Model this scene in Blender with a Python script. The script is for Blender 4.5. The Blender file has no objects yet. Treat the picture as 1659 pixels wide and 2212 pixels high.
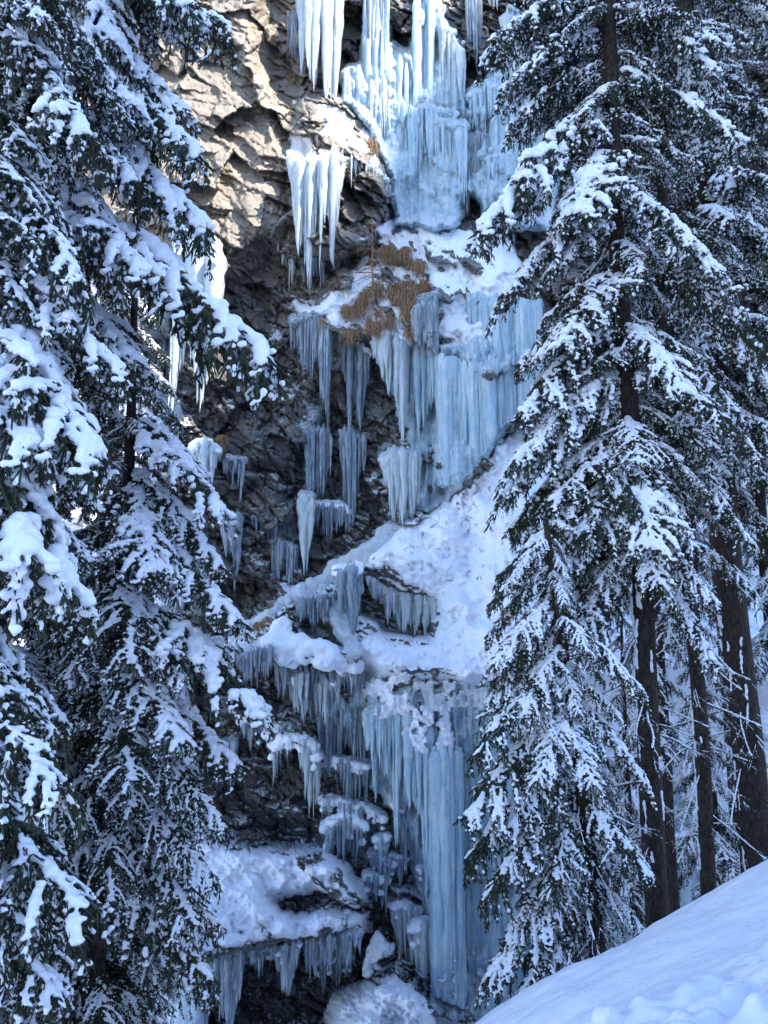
import bpy, math, random
import numpy as np
from mathutils import Vector, Matrix, Euler

random.seed(7)
rnd = random.Random(11)
scene = bpy.context.scene
col = scene.collection

# ------------------------------------------------------------------ camera
F = 1597.0
PITCH = math.radians(10)
CP, SP = math.cos(PITCH), math.sin(PITCH)
def P(u, v, Y):
    """world point at depth Y seen in direction (u, v)"""
    a = (u - 829.5) / F
    b = (1106 - v) / F
    k = CP - SP * b
    return (a / k * Y, Y, (SP + CP * b) / k * Y)
cam = bpy.data.cameras.new('camera')
cam.sensor_fit = 'VERTICAL'; cam.sensor_height = 36; cam.sensor_width = 27
cam.lens = F / 2212 * 36
cam.clip_end = 2000; cam.clip_start = 0.05
camo = bpy.data.objects.new('camera', cam)
camo.rotation_euler = (math.radians(90) + PITCH, 0, 0)
col.objects.link(camo); scene.camera = camo

# ------------------------------------------------------------------ noise
def _h(ix, iy, s):
    with np.errstate(over='ignore'):
        n = (ix.astype(np.int64) * 374761393 + iy.astype(np.int64) * 668265263 + s * 974634777) & 0xFFFFFFFF
        n = (n ^ (n >> 13)) * 1274126177 & 0xFFFFFFFF
        n = (n ^ (n >> 16)) * 2246822519 & 0xFFFFFFFF
        n = n ^ (n >> 15)
    return (n & 0xFFFFFF) / float(0xFFFFFF)
def vn(x, y, s=0):
    x = np.asarray(x, float); y = np.asarray(y, float)
    ix = np.floor(x); iy = np.floor(y); fx = x - ix; fy = y - iy
    fx = fx * fx * fx * (fx * (fx * 6 - 15) + 10); fy = fy * fy * fy * (fy * (fy * 6 - 15) + 10)
    a = _h(ix, iy, s); b = _h(ix + 1, iy, s); c = _h(ix, iy + 1, s); d = _h(ix + 1, iy + 1, s)
    return (a + (b - a) * fx) * (1 - fy) + (c + (d - c) * fx) * fy - .5
def fbm(x, y, o=4, s=0, g=.5):
    t = 0; a = 1
    for i in range(o):
        t = t + a * vn(x, y, s + i * 17); x = x * 2.03 + 3.1; y = y * 2.03 + 1.7; a *= g
    return t
def ridg(x, y, o=4, s=0):
    t = 0; a = 1
    for i in range(o):
        t = t + a * (.5 - np.abs(2 * vn(x, y, s + i * 17))); x = x * 2.1 + 3.1; y = y * 2.1 + 1.7; a *= .5
    return t
def facet(x, y, s, tilt=1.0):
    """fractured-rock facets: each cell its own height and tilt"""
    ix = np.floor(x); iy = np.floor(y)
    best = np.full(np.shape(x), 1e9); bh = np.zeros(np.shape(x)); sec = np.full(np.shape(x), 1e9)
    for dx in (-1, 0, 1):
        for dy in (-1, 0, 1):
            cx = ix + dx; cy = iy + dy
            px = cx + .5 + .8 * (_h(cx, cy, s) - .5); py = cy + .5 + .8 * (_h(cx, cy, s + 1) - .5)
            ex = x - px; ey = y - py; d = ex * ex + ey * ey
            hh = (_h(cx, cy, s + 2) - .5) + tilt * ((_h(cx, cy, s + 3) - .5) * ex + (_h(cx, cy, s + 4) - .2) * ey)
            m = d < best
            sec = np.where(m, best, np.minimum(sec, d)); bh = np.where(m, hh, bh); best = np.where(m, d, best)
    edge = np.sqrt(sec) - np.sqrt(best)
    return bh, edge
def sstep(e0, e1, x):
    t = np.clip((x - e0) / (e1 - e0), 0, 1); return t * t * (3 - 2 * t)
def sdist(u, v, poly):
    """signed distance to polygon (positive inside)"""
    u = np.asarray(u, float); v = np.asarray(v, float)
    d = np.full(u.shape, 1e12); ins = np.zeros(u.shape, bool); n = len(poly)
    for i in range(n):
        x0, y0 = poly[i]; x1, y1 = poly[(i + 1) % n]
        ex, ey = x1 - x0, y1 - y0
        t = np.clip(((u - x0) * ex + (v - y0) * ey) / (ex * ex + ey * ey + 1e-9), 0, 1)
        d = np.minimum(d, (u - x0 - t * ex) ** 2 + (v - y0 - t * ey) ** 2)
        if y0 != y1:
            c = ((y0 > v) != (y1 > v)) & (u < ex * (v - y0) / (ey) + x0)
            ins ^= c
    return np.where(ins, 1, -1) * np.sqrt(d)

# ------------------------------------------------------------------ object helpers
def mesh_np(name, V, Fq, smooth=True):
    me = bpy.data.meshes.new(name)
    V = np.asarray(V, np.float32); Fq = np.asarray(Fq, np.int32)
    me.vertices.add(len(V)); me.vertices.foreach_set('co', V.ravel())
    k = Fq.shape[1]
    me.loops.add(Fq.size); me.loops.foreach_set('vertex_index', Fq.ravel())
    me.polygons.add(len(Fq)); me.polygons.foreach_set('loop_start', np.arange(0, Fq.size, k, dtype=np.int32))
    me.update(calc_edges=True)
    if smooth: me.polygons.foreach_set('use_smooth', np.ones(len(Fq), bool))
    return me
def mesh_py(name, V, Fc, smooth=True):
    me = bpy.data.meshes.new(name); me.from_pydata(V, [], Fc)
    if smooth: me.polygons.foreach_set('use_smooth', [True] * len(me.polygons))
    me.update(); return me
def obj(name, me, mat=None, parent=None):
    o = bpy.data.objects.new(name, me); col.objects.link(o)
    if mat is not None and me is not None and len(me.materials) == 0: me.materials.append(mat)
    if parent: o.parent = parent
    return o
def tag(o, label=None, cat=None, group=None, kind=None):
    if label: o['label'] = label
    if cat: o['category'] = cat
    if group: o['group'] = group
    if kind: o['kind'] = kind
    return o
def empty(name, loc):
    o = bpy.data.objects.new(name, None); o.location = loc; o.empty_display_size = .2
    col.objects.link(o); return o

# ------------------------------------------------------------------ materials
def new_mat(name):
    m = bpy.data.materials.new(name); m.use_nodes = True
    nt = m.node_tree; b = nt.nodes['Principled BSDF']
    return m, nt, b
def nd(nt, t, **kw):
    n = nt.nodes.new(t)
    for k, v in kw.items(): setattr(n, k, v)
    return n
def noise(nt, vec, scale, detail=4, rough=.55, dist=0.0):
    n = nd(nt, 'ShaderNodeTexNoise'); n.inputs['Scale'].default_value = scale
    n.inputs['Detail'].default_value = detail; n.inputs['Roughness'].default_value = rough
    n.inputs['Distortion'].default_value = dist
    nt.links.new(vec, n.inputs['Vector']); return n.outputs['Fac']
def coord(nt, out='Object', scale=(1, 1, 1), rot=(0, 0, 0)):
    t = nd(nt, 'ShaderNodeTexCoord'); mp = nd(nt, 'ShaderNodeMapping')
    mp.inputs['Scale'].default_value = scale; mp.inputs['Rotation'].default_value = rot
    nt.links.new(t.outputs[out], mp.inputs['Vector']); return mp.outputs['Vector']
def ramp(nt, fac, stops):
    r = nd(nt, 'ShaderNodeValToRGB'); e = r.color_ramp.elements
    e[0].position = stops[0][0]; e[0].color = (*stops[0][1], 1)
    e[1].position = stops[-1][0]; e[1].color = (*stops[-1][1], 1)
    for p, c in stops[1:-1]:
        x = e.new(p); x.color = (*c, 1)
    nt.links.new(fac, r.inputs['Fac']); return r.outputs['Color']
def bump(nt, h, strength, dist, bsdf=None, prev=None):
    b = nd(nt, 'ShaderNodeBump'); b.inputs['Strength'].default_value = strength; b.inputs['Distance'].default_value = dist
    nt.links.new(h, b.inputs['Height'])
    if prev: nt.links.new(prev, b.inputs['Normal'])
    if bsdf: nt.links.new(b.outputs['Normal'], bsdf.inputs['Normal'])
    return b.outputs['Normal']
def math_(nt, op, a, b=None, c=None, clamp=False):
    m = nd(nt, 'ShaderNodeMath', operation=op); m.use_clamp = clamp
    for i, x in enumerate((a, b, c)):
        if x is None: continue
        if isinstance(x, (int, float)): m.inputs[i].default_value = x
        else: nt.links.new(x, m.inputs[i])
    return m.outputs[0]
def mixc(nt, f, a, b):
    m = nd(nt, 'ShaderNodeMix', data_type='RGBA')
    if isinstance(f, float): m.inputs[0].default_value = f
    else: nt.links.new(f, m.inputs[0])
    for i, x in ((6, a), (7, b)):
        if isinstance(x, tuple): m.inputs[i].default_value = (*x, 1)
        else: nt.links.new(x, m.inputs[i])
    return m.outputs[2]
SNOWC = (.80, .84, .90)
def mat_snow(name, s1, s2, d1, d2, icy=0.0, alb=1.0):
    m, nt, b = new_mat(name)
    c = coord(nt)
    n1 = noise(nt, c, s1, 5, .6); n2 = noise(nt, c, s2, 4, .7)
    base = ramp(nt, n1, [(.3, (.79 * alb, .81 * alb, .89 * alb)), (.7, (.90 * alb, .90 * alb, .94 * alb))])
    if icy:
        n3 = noise(nt, c, .40, 2, .5)
        f = math_(nt, 'MULTIPLY', math_(nt, 'SUBTRACT', n3, .5), 4.0, clamp=True)
        base = mixc(nt, math_(nt, 'MULTIPLY', f, icy), base, (.60, .74, .84))
    nt.links.new(base, b.inputs['Base Color'])
    b.inputs['Roughness'].default_value = .65; b.inputs['Specular IOR Level'].default_value = .25
    p = bump(nt, n1, .8, d1); bump(nt, n2, .7, d2, b, p)
    return m
M = {}
M['snow'] = mat_snow('snow_fresh', 9, 45, .03, .006)
M['snow_far'] = mat_snow('snow_frozen_crust', 1.6, 14, .08, .03, .55)
M['snow_crust'] = mat_snow('snow_lumpy_crust', 3.0, 14, .12, .05, .08)
M['snow_bank'] = mat_snow('snow_bank_surface', 3.5, 22, .05, .008, 0, .84)

def mat_ice(name, c_lo, c_hi, alpha=1.0, transl=.3, frost=.5):
    m, nt, b = new_mat(name)
    g = nd(nt, 'ShaderNodeNewGeometry')
    mp = nd(nt, 'ShaderNodeMapping'); mp.inputs['Scale'].default_value = (1, 1, .12)
    nt.links.new(g.outputs['Position'], mp.inputs['Vector'])
    st = noise(nt, mp.outputs[0], 2.6, 6, .65); st2 = noise(nt, mp.outputs[0], 9, 4, .6)
    mp2 = nd(nt, 'ShaderNodeMapping'); nt.links.new(g.outputs['Position'], mp2.inputs['Vector'])
    lump = noise(nt, mp2.outputs[0], 1.6, 6, .7)
    f = math_(nt, 'ADD', math_(nt, 'MULTIPLY', st, .6), math_(nt, 'MULTIPLY', lump, .4))
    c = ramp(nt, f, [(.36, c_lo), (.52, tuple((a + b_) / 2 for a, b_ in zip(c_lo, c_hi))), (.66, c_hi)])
    # frost and drift snow caught on upward ledges of the ice
    sx = nd(nt, 'ShaderNodeSeparateXYZ'); nt.links.new(g.outputs['Normal'], sx.inputs[0])
    fz = math_(nt, 'MULTIPLY', math_(nt, 'SUBTRACT', math_(nt, 'ADD', sx.outputs[2], math_(nt, 'MULTIPLY', lump, .9)), 1.0 - frost * .4), 4.0, clamp=True)
    c = mixc(nt, fz, c, (.82, .86, .90))
    nt.links.new(c, b.inputs['Base Color'])
    r = math_(nt, 'ADD', math_(nt, 'MULTIPLY', fz, .4), .22)
    nt.links.new(r, b.inputs['Roughness'])
    b.inputs['IOR'].default_value = 1.31; b.inputs['Specular IOR Level'].default_value = .6
    p = bump(nt, st2, .7, .10); p = bump(nt, lump, .7, .35, b, p)
    out = nt.nodes['Material Output']
    tr = nd(nt, 'ShaderNodeBsdfTranslucent'); nt.links.new(c, tr.inputs['Color']); nt.links.new(p, tr.inputs['Normal'])
    mx = nd(nt, 'ShaderNodeMixShader'); mx.inputs[0].default_value = transl
    nt.links.new(b.outputs[0], mx.inputs[1]); nt.links.new(tr.outputs[0], mx.inputs[2])
    last = mx.outputs[0]
    if alpha < 1:
        tp = nd(nt, 'ShaderNodeBsdfTransparent'); m2 = nd(nt, 'ShaderNodeMixShader')
        tp.inputs['Color'].default_value = (.75, .83, .9, 1)
        a = math_(nt, 'ADD', math_(nt, 'MULTIPLY', math_(nt, 'SUBTRACT', st2, .5), 2.2), alpha, clamp=True)
        nt.links.new(a, m2.inputs[0]); nt.links.new(tp.outputs[0], m2.inputs[1]); nt.links.new(last, m2.inputs[2]); last = m2.outputs[0]
    nt.links.new(last, out.inputs['Surface'])
    return m
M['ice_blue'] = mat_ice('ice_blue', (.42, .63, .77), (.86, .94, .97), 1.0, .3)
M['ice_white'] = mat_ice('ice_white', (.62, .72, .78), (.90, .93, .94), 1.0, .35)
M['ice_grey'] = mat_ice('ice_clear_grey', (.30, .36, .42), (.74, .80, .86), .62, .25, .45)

def mat_rock():
    m, nt, b = new_mat('fractured_rock')
    c = coord(nt, 'Object'); cs = coord(nt, 'Object', (.35, 1, 1.4), (0, math.radians(32), 0))
    n1 = noise(nt, c, .16, 5, .6); n2 = noise(nt, cs, 1.3, 7, .72, .4); n3 = noise(nt, c, 7, 5, .7)
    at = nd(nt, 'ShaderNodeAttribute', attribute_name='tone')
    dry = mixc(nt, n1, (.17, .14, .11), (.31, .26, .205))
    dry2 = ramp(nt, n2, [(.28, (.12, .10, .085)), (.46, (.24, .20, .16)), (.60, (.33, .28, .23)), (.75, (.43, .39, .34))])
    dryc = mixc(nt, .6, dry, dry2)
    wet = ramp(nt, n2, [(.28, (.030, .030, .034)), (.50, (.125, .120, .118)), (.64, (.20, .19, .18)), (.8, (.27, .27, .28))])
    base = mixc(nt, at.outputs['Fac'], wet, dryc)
    # rusty stains
    n4 = noise(nt, c, .5, 5, .7)
    rf = math_(nt, 'MULTIPLY', math_(nt, 'SUBTRACT', n4, .57), 5.0, clamp=True)
    base = mixc(nt, math_(nt, 'MULTIPLY', rf, .5), base, (.17, .095, .045))
    g = nd(nt, 'ShaderNodeNewGeometry'); sx = nd(nt, 'ShaderNodeSeparateXYZ'); nt.links.new(g.outputs['Normal'], sx.inputs[0])
    sa = nd(nt, 'ShaderNodeAttribute', attribute_name='dust')
    z = math_(nt, 'ADD', sx.outputs[2], math_(nt, 'MULTIPLY', math_(nt, 'SUBTRACT', n3, .5), 1.5))
    z = math_(nt, 'ADD', z, sa.outputs['Fac'])
    f = math_(nt, 'MULTIPLY', math_(nt, 'SUBTRACT', z, .62), 6.0, clamp=True)
    base = mixc(nt, f, base, (.82, .85, .9))
    nt.links.new(base, b.inputs['Base Color'])
    nt.links.new(math_(nt, 'ADD', math_(nt, 'MULTIPLY', n3, .3), .45), b.inputs['Roughness'])
    p = bump(nt, n2, .6, .2); bump(nt, n3, .7, .06, b, p)
    return m
M['rock'] = mat_rock()
def mat_bark():
    m, nt, b = new_mat('spruce_bark')
    c = coord(nt, 'Object', (1, 1, .22)); c2 = coord(nt, 'Object')
    n1 = noise(nt, c, 22, 6, .7); n2 = noise(nt, c2, 3, 4, .6); n3 = noise(nt, c2, 40, 3, .6)
    base = ramp(nt, n1, [(.3, (.022, .016, .014)), (.52, (.072, .052, .043)), (.75, (.16, .13, .11))])
    vo = nd(nt, 'ShaderNodeTexVoronoi', feature='DISTANCE_TO_EDGE'); vo.inputs['Scale'].default_value = 30; vo.inputs['Randomness'].default_value = 1
    cw = coord(nt, 'Object', (1, 1, .5)); nt.links.new(cw, vo.inputs['Vector'])
    ce = math_(nt, 'MULTIPLY', vo.outputs['Distance'], 7.0, clamp=True)
    base = mixc(nt, math_(nt, 'ADD', math_(nt, 'MULTIPLY', ce, .5), .5), (.016, .012, .011), base)
    f = math_(nt, 'MULTIPLY', math_(nt, 'SUBTRACT', n2, .55), 5., clamp=True)
    base = mixc(nt, math_(nt, 'MULTIPLY', f, .4), base, (.075, .08, .05))
    nt.links.new(base, b.inputs['Base Color']); b.inputs['Roughness'].default_value = .9
    b.inputs['Specular IOR Level'].default_value = .2
    p = bump(nt, n1, 1, .05); p = bump(nt, ce, 1, .03, None, p); bump(nt, n3, .6, .01, b, p)
    return m
M['bark'] = mat_bark()
def mat_needles():
    m, nt, b = new_mat('spruce_needles')
    oi = nd(nt, 'ShaderNodeObjectInfo'); c = coord(nt, 'Object'); n = noise(nt, c, 6, 3)
    a = ramp(nt, n, [(.3, (.014, .022, .014)), (.5, (.030, .041, .025)), (.75, (.070, .075, .045))])
    base = mixc(nt, math_(nt, 'MULTIPLY', oi.outputs['Random'], .45), a, (.058, .056, .040))
    nt.links.new(base, b.inputs['Base Color']); b.inputs['Roughness'].default_value = .7
    b.inputs['Specular IOR Level'].default_value = .25
    return m
M['needles'] = mat_needles()
def mat_grass():
    m, nt, b = new_mat('dry_grass')
    c = coord(nt, 'Object'); n = noise(nt, c, 11, 4, .8)
    nt.links.new(ramp(nt, n, [(.3, (.07, .035, .02)), (.48, (.20, .105, .05)), (.68, (.46, .32, .18))]), b.inputs['Base Color'])
    b.inputs['Roughness'].default_value = .8
    return m
M['grass'] = mat_grass()

# ------------------------------------------------------------------ blobs -> smooth snow
def ico(sub):
    t = (1 + 5 ** .5) / 2
    V = [(-1, t, 0), (1, t, 0), (-1, -t, 0), (1, -t, 0), (0, -1, t), (0, 1, t), (0, -1, -t), (0, 1, -t), (t, 0, -1), (t, 0, 1), (-t, 0, -1), (-t, 0, 1)]
    V = [np.array(v) / np.linalg.norm(v) for v in V]
    Fc = [(0, 11, 5), (0, 5, 1), (0, 1, 7), (0, 7, 10), (0, 10, 11), (1, 5, 9), (5, 11, 4), (11, 10, 2), (10, 7, 6), (7, 1, 8), (3, 9, 4), (3, 4, 2), (3, 2, 6), (3, 6, 8), (3, 8, 9), (4, 9, 5), (2, 4, 11), (6, 2, 10), (8, 6, 7), (9, 8, 1)]
    for _ in range(sub):
        c = {}; N = []
        def mid(a, b):
            k = (min(a, b), max(a, b))
            if k not in c:
                p = V[a] + V[b]; V.append(p / np.linalg.norm(p)); c[k] = len(V) - 1
            return c[k]
        for a, b, d in Fc:
            x, y, z = mid(a, b), mid(b, d), mid(d, a)
            N += [(a, x, z), (b, y, x), (d, z, y), (x, y, z)]
        Fc = N
    return np.array(V), np.array(Fc)
ICO_V, ICO_F = ico(1)
CLOUD = bpy.data.textures.new('clouds', 'CLOUDS')
def blob_mesh(name, blobs, voxel, smooth=2, disp=0.0, dsize=.2):
    B = np.array(blobs, float)
    V = (B[:, None, :3] + ICO_V[None] * B[:, None, 3:6]).reshape(-1, 3)
    n = len(ICO_V)
    Fc = (ICO_F[None] + (np.arange(len(B)) * n)[:, None, None]).reshape(-1, 3)
    me = mesh_np('tmp', V, Fc)
    o = bpy.data.objects.new('tmp', me); col.objects.link(o)
    r = o.modifiers.new('r', 'REMESH'); r.mode = 'VOXEL'; r.voxel_size = voxel; r.use_smooth_shade = True
    if disp:
        tx = bpy.data.textures.new('c', 'CLOUDS'); tx.noise_scale = dsize; tx.noise_depth = 2
        d = o.modifiers.new('d', 'DISPLACE'); d.texture = tx; d.strength = disp; d.mid_level = .5
    if smooth:
        s = o.modifiers.new('s', 'SMOOTH'); s.iterations = smooth; s.factor = .5
    dg = bpy.context.evaluated_depsgraph_get()
    out = bpy.data.meshes.new_from_object(o.evaluated_get(dg))
    out.name = name
    bpy.data.objects.remove(o); bpy.data.meshes.remove(me)
    return out

# ------------------------------------------------------------------ the cliff
# large forms: polygon seen in the cliff face, metres of relief at its top and bottom, softness of its rim
FORMS = [
 ([(330,-250),(575,-250),(560,60),(600,250),(640,330),(640,470),(560,560),(470,620),(330,560),(300,100)], 1.6, 2.6, 40),
 ([(575,-250),(640,-250),(650,180),(640,250),(600,220),(570,80)], -1.4, -1.0, 20),
 ([(640,210),(740,205),(800,270),(850,380),(840,470),(790,540),(700,560),(640,500),(620,330)], 1.0, 3.4, 22),
 ([(735,-250),(1200,-250),(1200,470),(850,490),(840,380),(790,260),(735,200)], -1.8, -1.2, 25),
 ([(800,480),(1100,480),(1180,640),(1180,800),(1060,830),(950,770),(850,740),(700,745),(640,690),(700,610),(780,560)], .4, 3.6, 22),
 ([(960,780),(1070,800),(1090,960),(1020,1050),(930,1050)], 1.4, 2.4, 20),
 ([(480,600),(640,620),(660,760),(820,770),(840,1100),(760,1190),(640,1280),(500,1380),(470,1100),(440,900)], -.2, -1.0, 40),
 ([(380,930),(480,960),(540,1010),(560,1040),(500,1060),(380,1050),(330,1000)], .8, 1.6, 16),
 ([(480,860),(700,900),(640,1010),(540,1000)], .6, 1.5, 20),
 ([(1140,880),(1050,990),(900,1120),(850,1135),(770,1215),(640,1285),(480,1385),(500,1430),(600,1440),(780,1440),(1000,1480),(1250,1480),(1250,880)], .6, 4.2, 20),
 ([(770,1255),(940,1300),(930,1385),(830,1360),(780,1330)], -2.6, -3.4, 12),
 ([(630,1320),(720,1360),(740,1400),(690,1400),(650,1360)], -2.0, -2.5, 12),
 ([(1040,930),(1900,930),(1900,1420),(1300,1500),(1050,1450)], .5, 3.0, 60),
 ([(1100,1400),(1900,1300),(1900,2000),(1400,2050),(1100,1800)], 2.0, 3.2, 60),
 ([(780,1440),(1100,1440),(1080,1620),(980,1660),(880,1620),(790,1560)], 1.2, 2.6, 16),
 ([(600,1430),(770,1430),(760,1520),(700,1560),(610,1500)], .6, 1.2, 16),
 ([(480,1560),(690,1600),(700,1780),(690,1840),(560,1830),(480,1790)], .4, -2.4, 22),
 ([(330,1780),(450,1795),(560,1830),(690,1842),(740,1880),(780,1930),(790,2010),(640,2040),(520,2060),(440,2080),(330,2070)], 2.0, 4.8, 12),
 ([(560,1935),(620,1930),(690,1925),(700,1950),(650,1978),(600,1972)], -.8, -1.0, 9),
 ([(440,2075),(640,2045),(800,2030),(800,2180),(700,2300),(440,2300)], -2.5, -3.0, 12),
 ([(700,2300),(710,2180),(760,2120),(850,2110),(930,2160),(960,2300)], 1.5, 3.5, 20),
 ([(700,1800),(900,1800),(940,1950),(930,2100),(800,2060),(760,1920)], -.8, -1.5, 25),
]
def ybase(u, v): return 42.5 - 7.5 * np.clip(v / 2212, -.2, 1.2) - .0012 * np.abs(u - 830)
_cu = np.arange(-420, 2090, 6.0); _cv = np.arange(-260, 2620, 6.0)
_U, _V = np.meshgrid(_cu, _cv)
_wu = _U + 14 * fbm(_U / 40, _V / 40, 3, 5); _wv = _V + 14 * fbm(_U / 40, _V / 40, 3, 9)
_mac = np.zeros_like(_U)
for poly, a, b, fe in FORMS:
    v0 = min(p[1] for p in poly); v1 = max(p[1] for p in poly)
    w = sstep(-fe * .6, fe, sdist(_wu, _wv, poly))
    _mac += w * (a + (b - a) * np.clip((_V - v0) / (v1 - v0), 0, 1))
SNOWY = [(1140,880),(1050,990),(900,1120),(850,1135),(770,1215),(640,1285),(480,1385),(500,1430),(780,1440),(1000,1480),(1080,2300),(2100,2300),(2100,850)]
_sn = sstep(-10, 40, sdist(_wu, _wv, SNOWY))
def rock_big(u, v):
    th = math.radians(-34); x = u * math.cos(th) - v * math.sin(th); y = u * math.sin(th) + v * math.cos(th)
    x = x + 25 * fbm(u / 70, v / 70, 3, 31); y = y + 25 * fbm(u / 70, v / 70, 3, 37)
    a, _ = facet(x / 190, y / 110, 3, 1.2); b, eb = facet(x / 72, y / 40, 13, 1.2)
    return 2.0 * a + 1.0 * b
_big = rock_big(_U, _V)
_big = _big * (1 - .55 * _sn)
def lookup(G, u, v):
    x = np.clip((np.asarray(u, float) - _cu[0]) / 6, 0, len(_cu) - 1.001); y = np.clip((np.asarray(v, float) - _cv[0]) / 6, 0, len(_cv) - 1.001)
    ix = x.astype(int); iy = y.astype(int); fx = x - ix; fy = y - iy
    return (G[iy, ix] * (1 - fx) + G[iy, ix + 1] * fx) * (1 - fy) + (G[iy + 1, ix] * (1 - fx) + G[iy + 1, ix + 1] * fx) * fy
def blur(G, n):
    for _ in range(n):
        G = (np.roll(G, 1, 0) + np.roll(G, -1, 0) + G * 2) / 4; G = (np.roll(G, 1, 1) + np.roll(G, -1, 1) + G * 2) / 4
    return G
_soft = blur(_mac + .55 * _big, 6)
_front = _mac + _big
def RY(u, v):                       # soft depth of the face
    return ybase(u, v) - lookup(_soft, u, v)
def grid_faces(nu, nv):
    i = np.arange(nv - 1)[:, None] * nu + np.arange(nu - 1)[None]
    return np.stack([i, i + nu, i + nu + 1, i + 1], -1).reshape(-1, 4)
def build_cliff():
    u = np.concatenate([np.arange(-400, 330, 6.5), np.arange(330, 1180, 2.5), np.arange(1180, 2080, 6.5)])
    v = np.concatenate([np.arange(-240, -20, 6), np.arange(-20, 2240, 2.6), np.arange(2240, 2600, 7)])
    U, V = np.meshgrid(u, v)
    th = math.radians(-34); x = U * math.cos(th) - V * math.sin(th); y = U * math.sin(th) + V * math.cos(th)
    wx = fbm(U / 26, V / 26, 3, 41); wy = fbm(U / 26, V / 26, 3, 47)
    x = x + 14 * wx; y = y + 14 * wy
    c, ec = facet(x / 30, y / 15, 23, 1.3); d, ed = facet(x / 12, y / 6.5, 29, 1.3); e, ee = facet(x / 62, y / 27, 51, 1.2)
    sn = lookup(_sn, U, V)
    ul0 = sstep(720, 420, V) * sstep(660, 560, U)
    h = lookup(_mac, U, V) + rock_big(U, V) * (1 - .55 * sn) * (1 - .3 * ul0)
    crack = np.exp(-(ee / .06) ** 2) * .45
    ul = sstep(720, 420, V) * sstep(660, 560, U)
    calm = 1 - .5 * sn - .78 * ul
    h = h + (.38 * c + .13 * d + .60 * e - crack) * calm + .5 * fbm(U / 60, V / 60, 5, 61) * (1 - .4 * ul) + .45 * ul * facet((x + 40 * vn(x / 90, y / 90, 5)) / 85, y / 160, 91, 1.6)[0] + .10 * fbm(U / 7, V / 7, 3, 67)
    Y = ybase(U, V) - h
    X, Yw, Z = P(U, V, Y)
    me = mesh_np('rock_cliff', np.stack([X, Y, Z], -1).reshape(-1, 3), grid_faces(len(u), len(v)), smooth=False)
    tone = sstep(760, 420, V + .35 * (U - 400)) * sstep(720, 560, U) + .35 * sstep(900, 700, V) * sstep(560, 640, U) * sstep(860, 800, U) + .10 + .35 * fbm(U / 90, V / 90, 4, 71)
    dust = .30 * sstep(.1, .5, fbm(U / 80, V / 80, 4, 81) + .10) + .5 * sn - .22
    rightslope = sstep(1060, 1140, U) * sstep(880, 1000, V)
    dust = dust + .5 * rightslope
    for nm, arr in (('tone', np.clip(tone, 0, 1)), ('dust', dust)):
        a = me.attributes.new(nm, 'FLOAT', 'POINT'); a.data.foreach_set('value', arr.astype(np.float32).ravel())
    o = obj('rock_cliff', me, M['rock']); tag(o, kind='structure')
build_cliff()

def relief(name, poly, mat, thick, edge=30, step=2.8, lumps=(.35, 26, .12, 8), flute=0, parent=None, wob=8, base='soft', smoothr=True, slope=0.0, holes=0.0, seed=0, isl=None, rip=0.0):
    """snow or ice grown over the rock: thickness swells away from its rim, which sinks into the rock"""
    us = [p[0] for p in poly]; vs = [p[1] for p in poly]
    u = np.arange(min(us) - 20, max(us) + 20, step); v = np.arange(min(vs) - 20, max(vs) + 20, step)
    U, V = np.meshgrid(u, v)
    wu = U + wob * 2 * fbm(U / 22, V / 22, 4, 101 + seed); wv = V + wob * 2 * fbm(U / 22, V / 22, 4, 107 + seed)
    sd = sdist(wu, wv, poly)
    prof = np.sqrt(np.clip(sd / edge, 0, 1)) * (1.0) - np.clip(-sd / 6, 0, 1) * 1.6
    if holes:
        prof = prof - holes * 3 * np.clip(fbm(U / 30, V / 24, 5, 131 + seed) - .16, 0, 1)
    if isl is not None: prof = np.minimum(prof, np.clip((fbm(U / isl[1], V / (isl[1] * 1.3), 4, 171 + seed) - isl[0]) * 7, -1.2, 1))
    if rip: prof = prof + rip * ridg((U + .5 * V) / 22 + fbm(U / 30, V / 30, 3, 7), (V - .5 * U) / 13, 4, 141 + seed) * np.clip(prof, 0, 1)
    h = lookup(_soft, U, V) + thick * prof + slope * (V - min(vs)) / (max(vs) - min(vs))
    h = h + lumps[0] * fbm(U / lumps[1], V / lumps[1], 4, 111 + seed) * np.clip(prof, 0, 1) + lumps[2] * fbm(U / lumps[3], V / lumps[3], 3, 113 + seed)
    if flute:
        w = 6 * fbm(U / 60, V / 90, 3, 117 + seed)
        r1 = ridg((U + w) / 16, V / 260, 2, 119 + seed); r2 = ridg((U + w * .6) / 6.5, V / 120, 2, 121 + seed)
        sh = fbm((U + w) / 34, V / 60, 3, 125 + seed)
        h = h + flute * (1.1 * r1 + .45 * r2 + 1.5 * sh) * np.clip(prof, 0, 1)
    Y = ybase(U, V) - h
    X, _, Z = P(U, V, Y)
    keep = (sd > -14).ravel()
    Fq = grid_faces(len(u), len(v)); Fq = Fq[keep[Fq].all(1)]
    used = np.zeros(U.size, bool); used[Fq.ravel()] = True
    remap = np.cumsum(used) - 1
    VV = np.stack([X, Y, Z], -1).reshape(-1, 3)[used]
    me = mesh_np(name, VV, remap[Fq])
    return obj(name, me, mat, parent)

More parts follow.
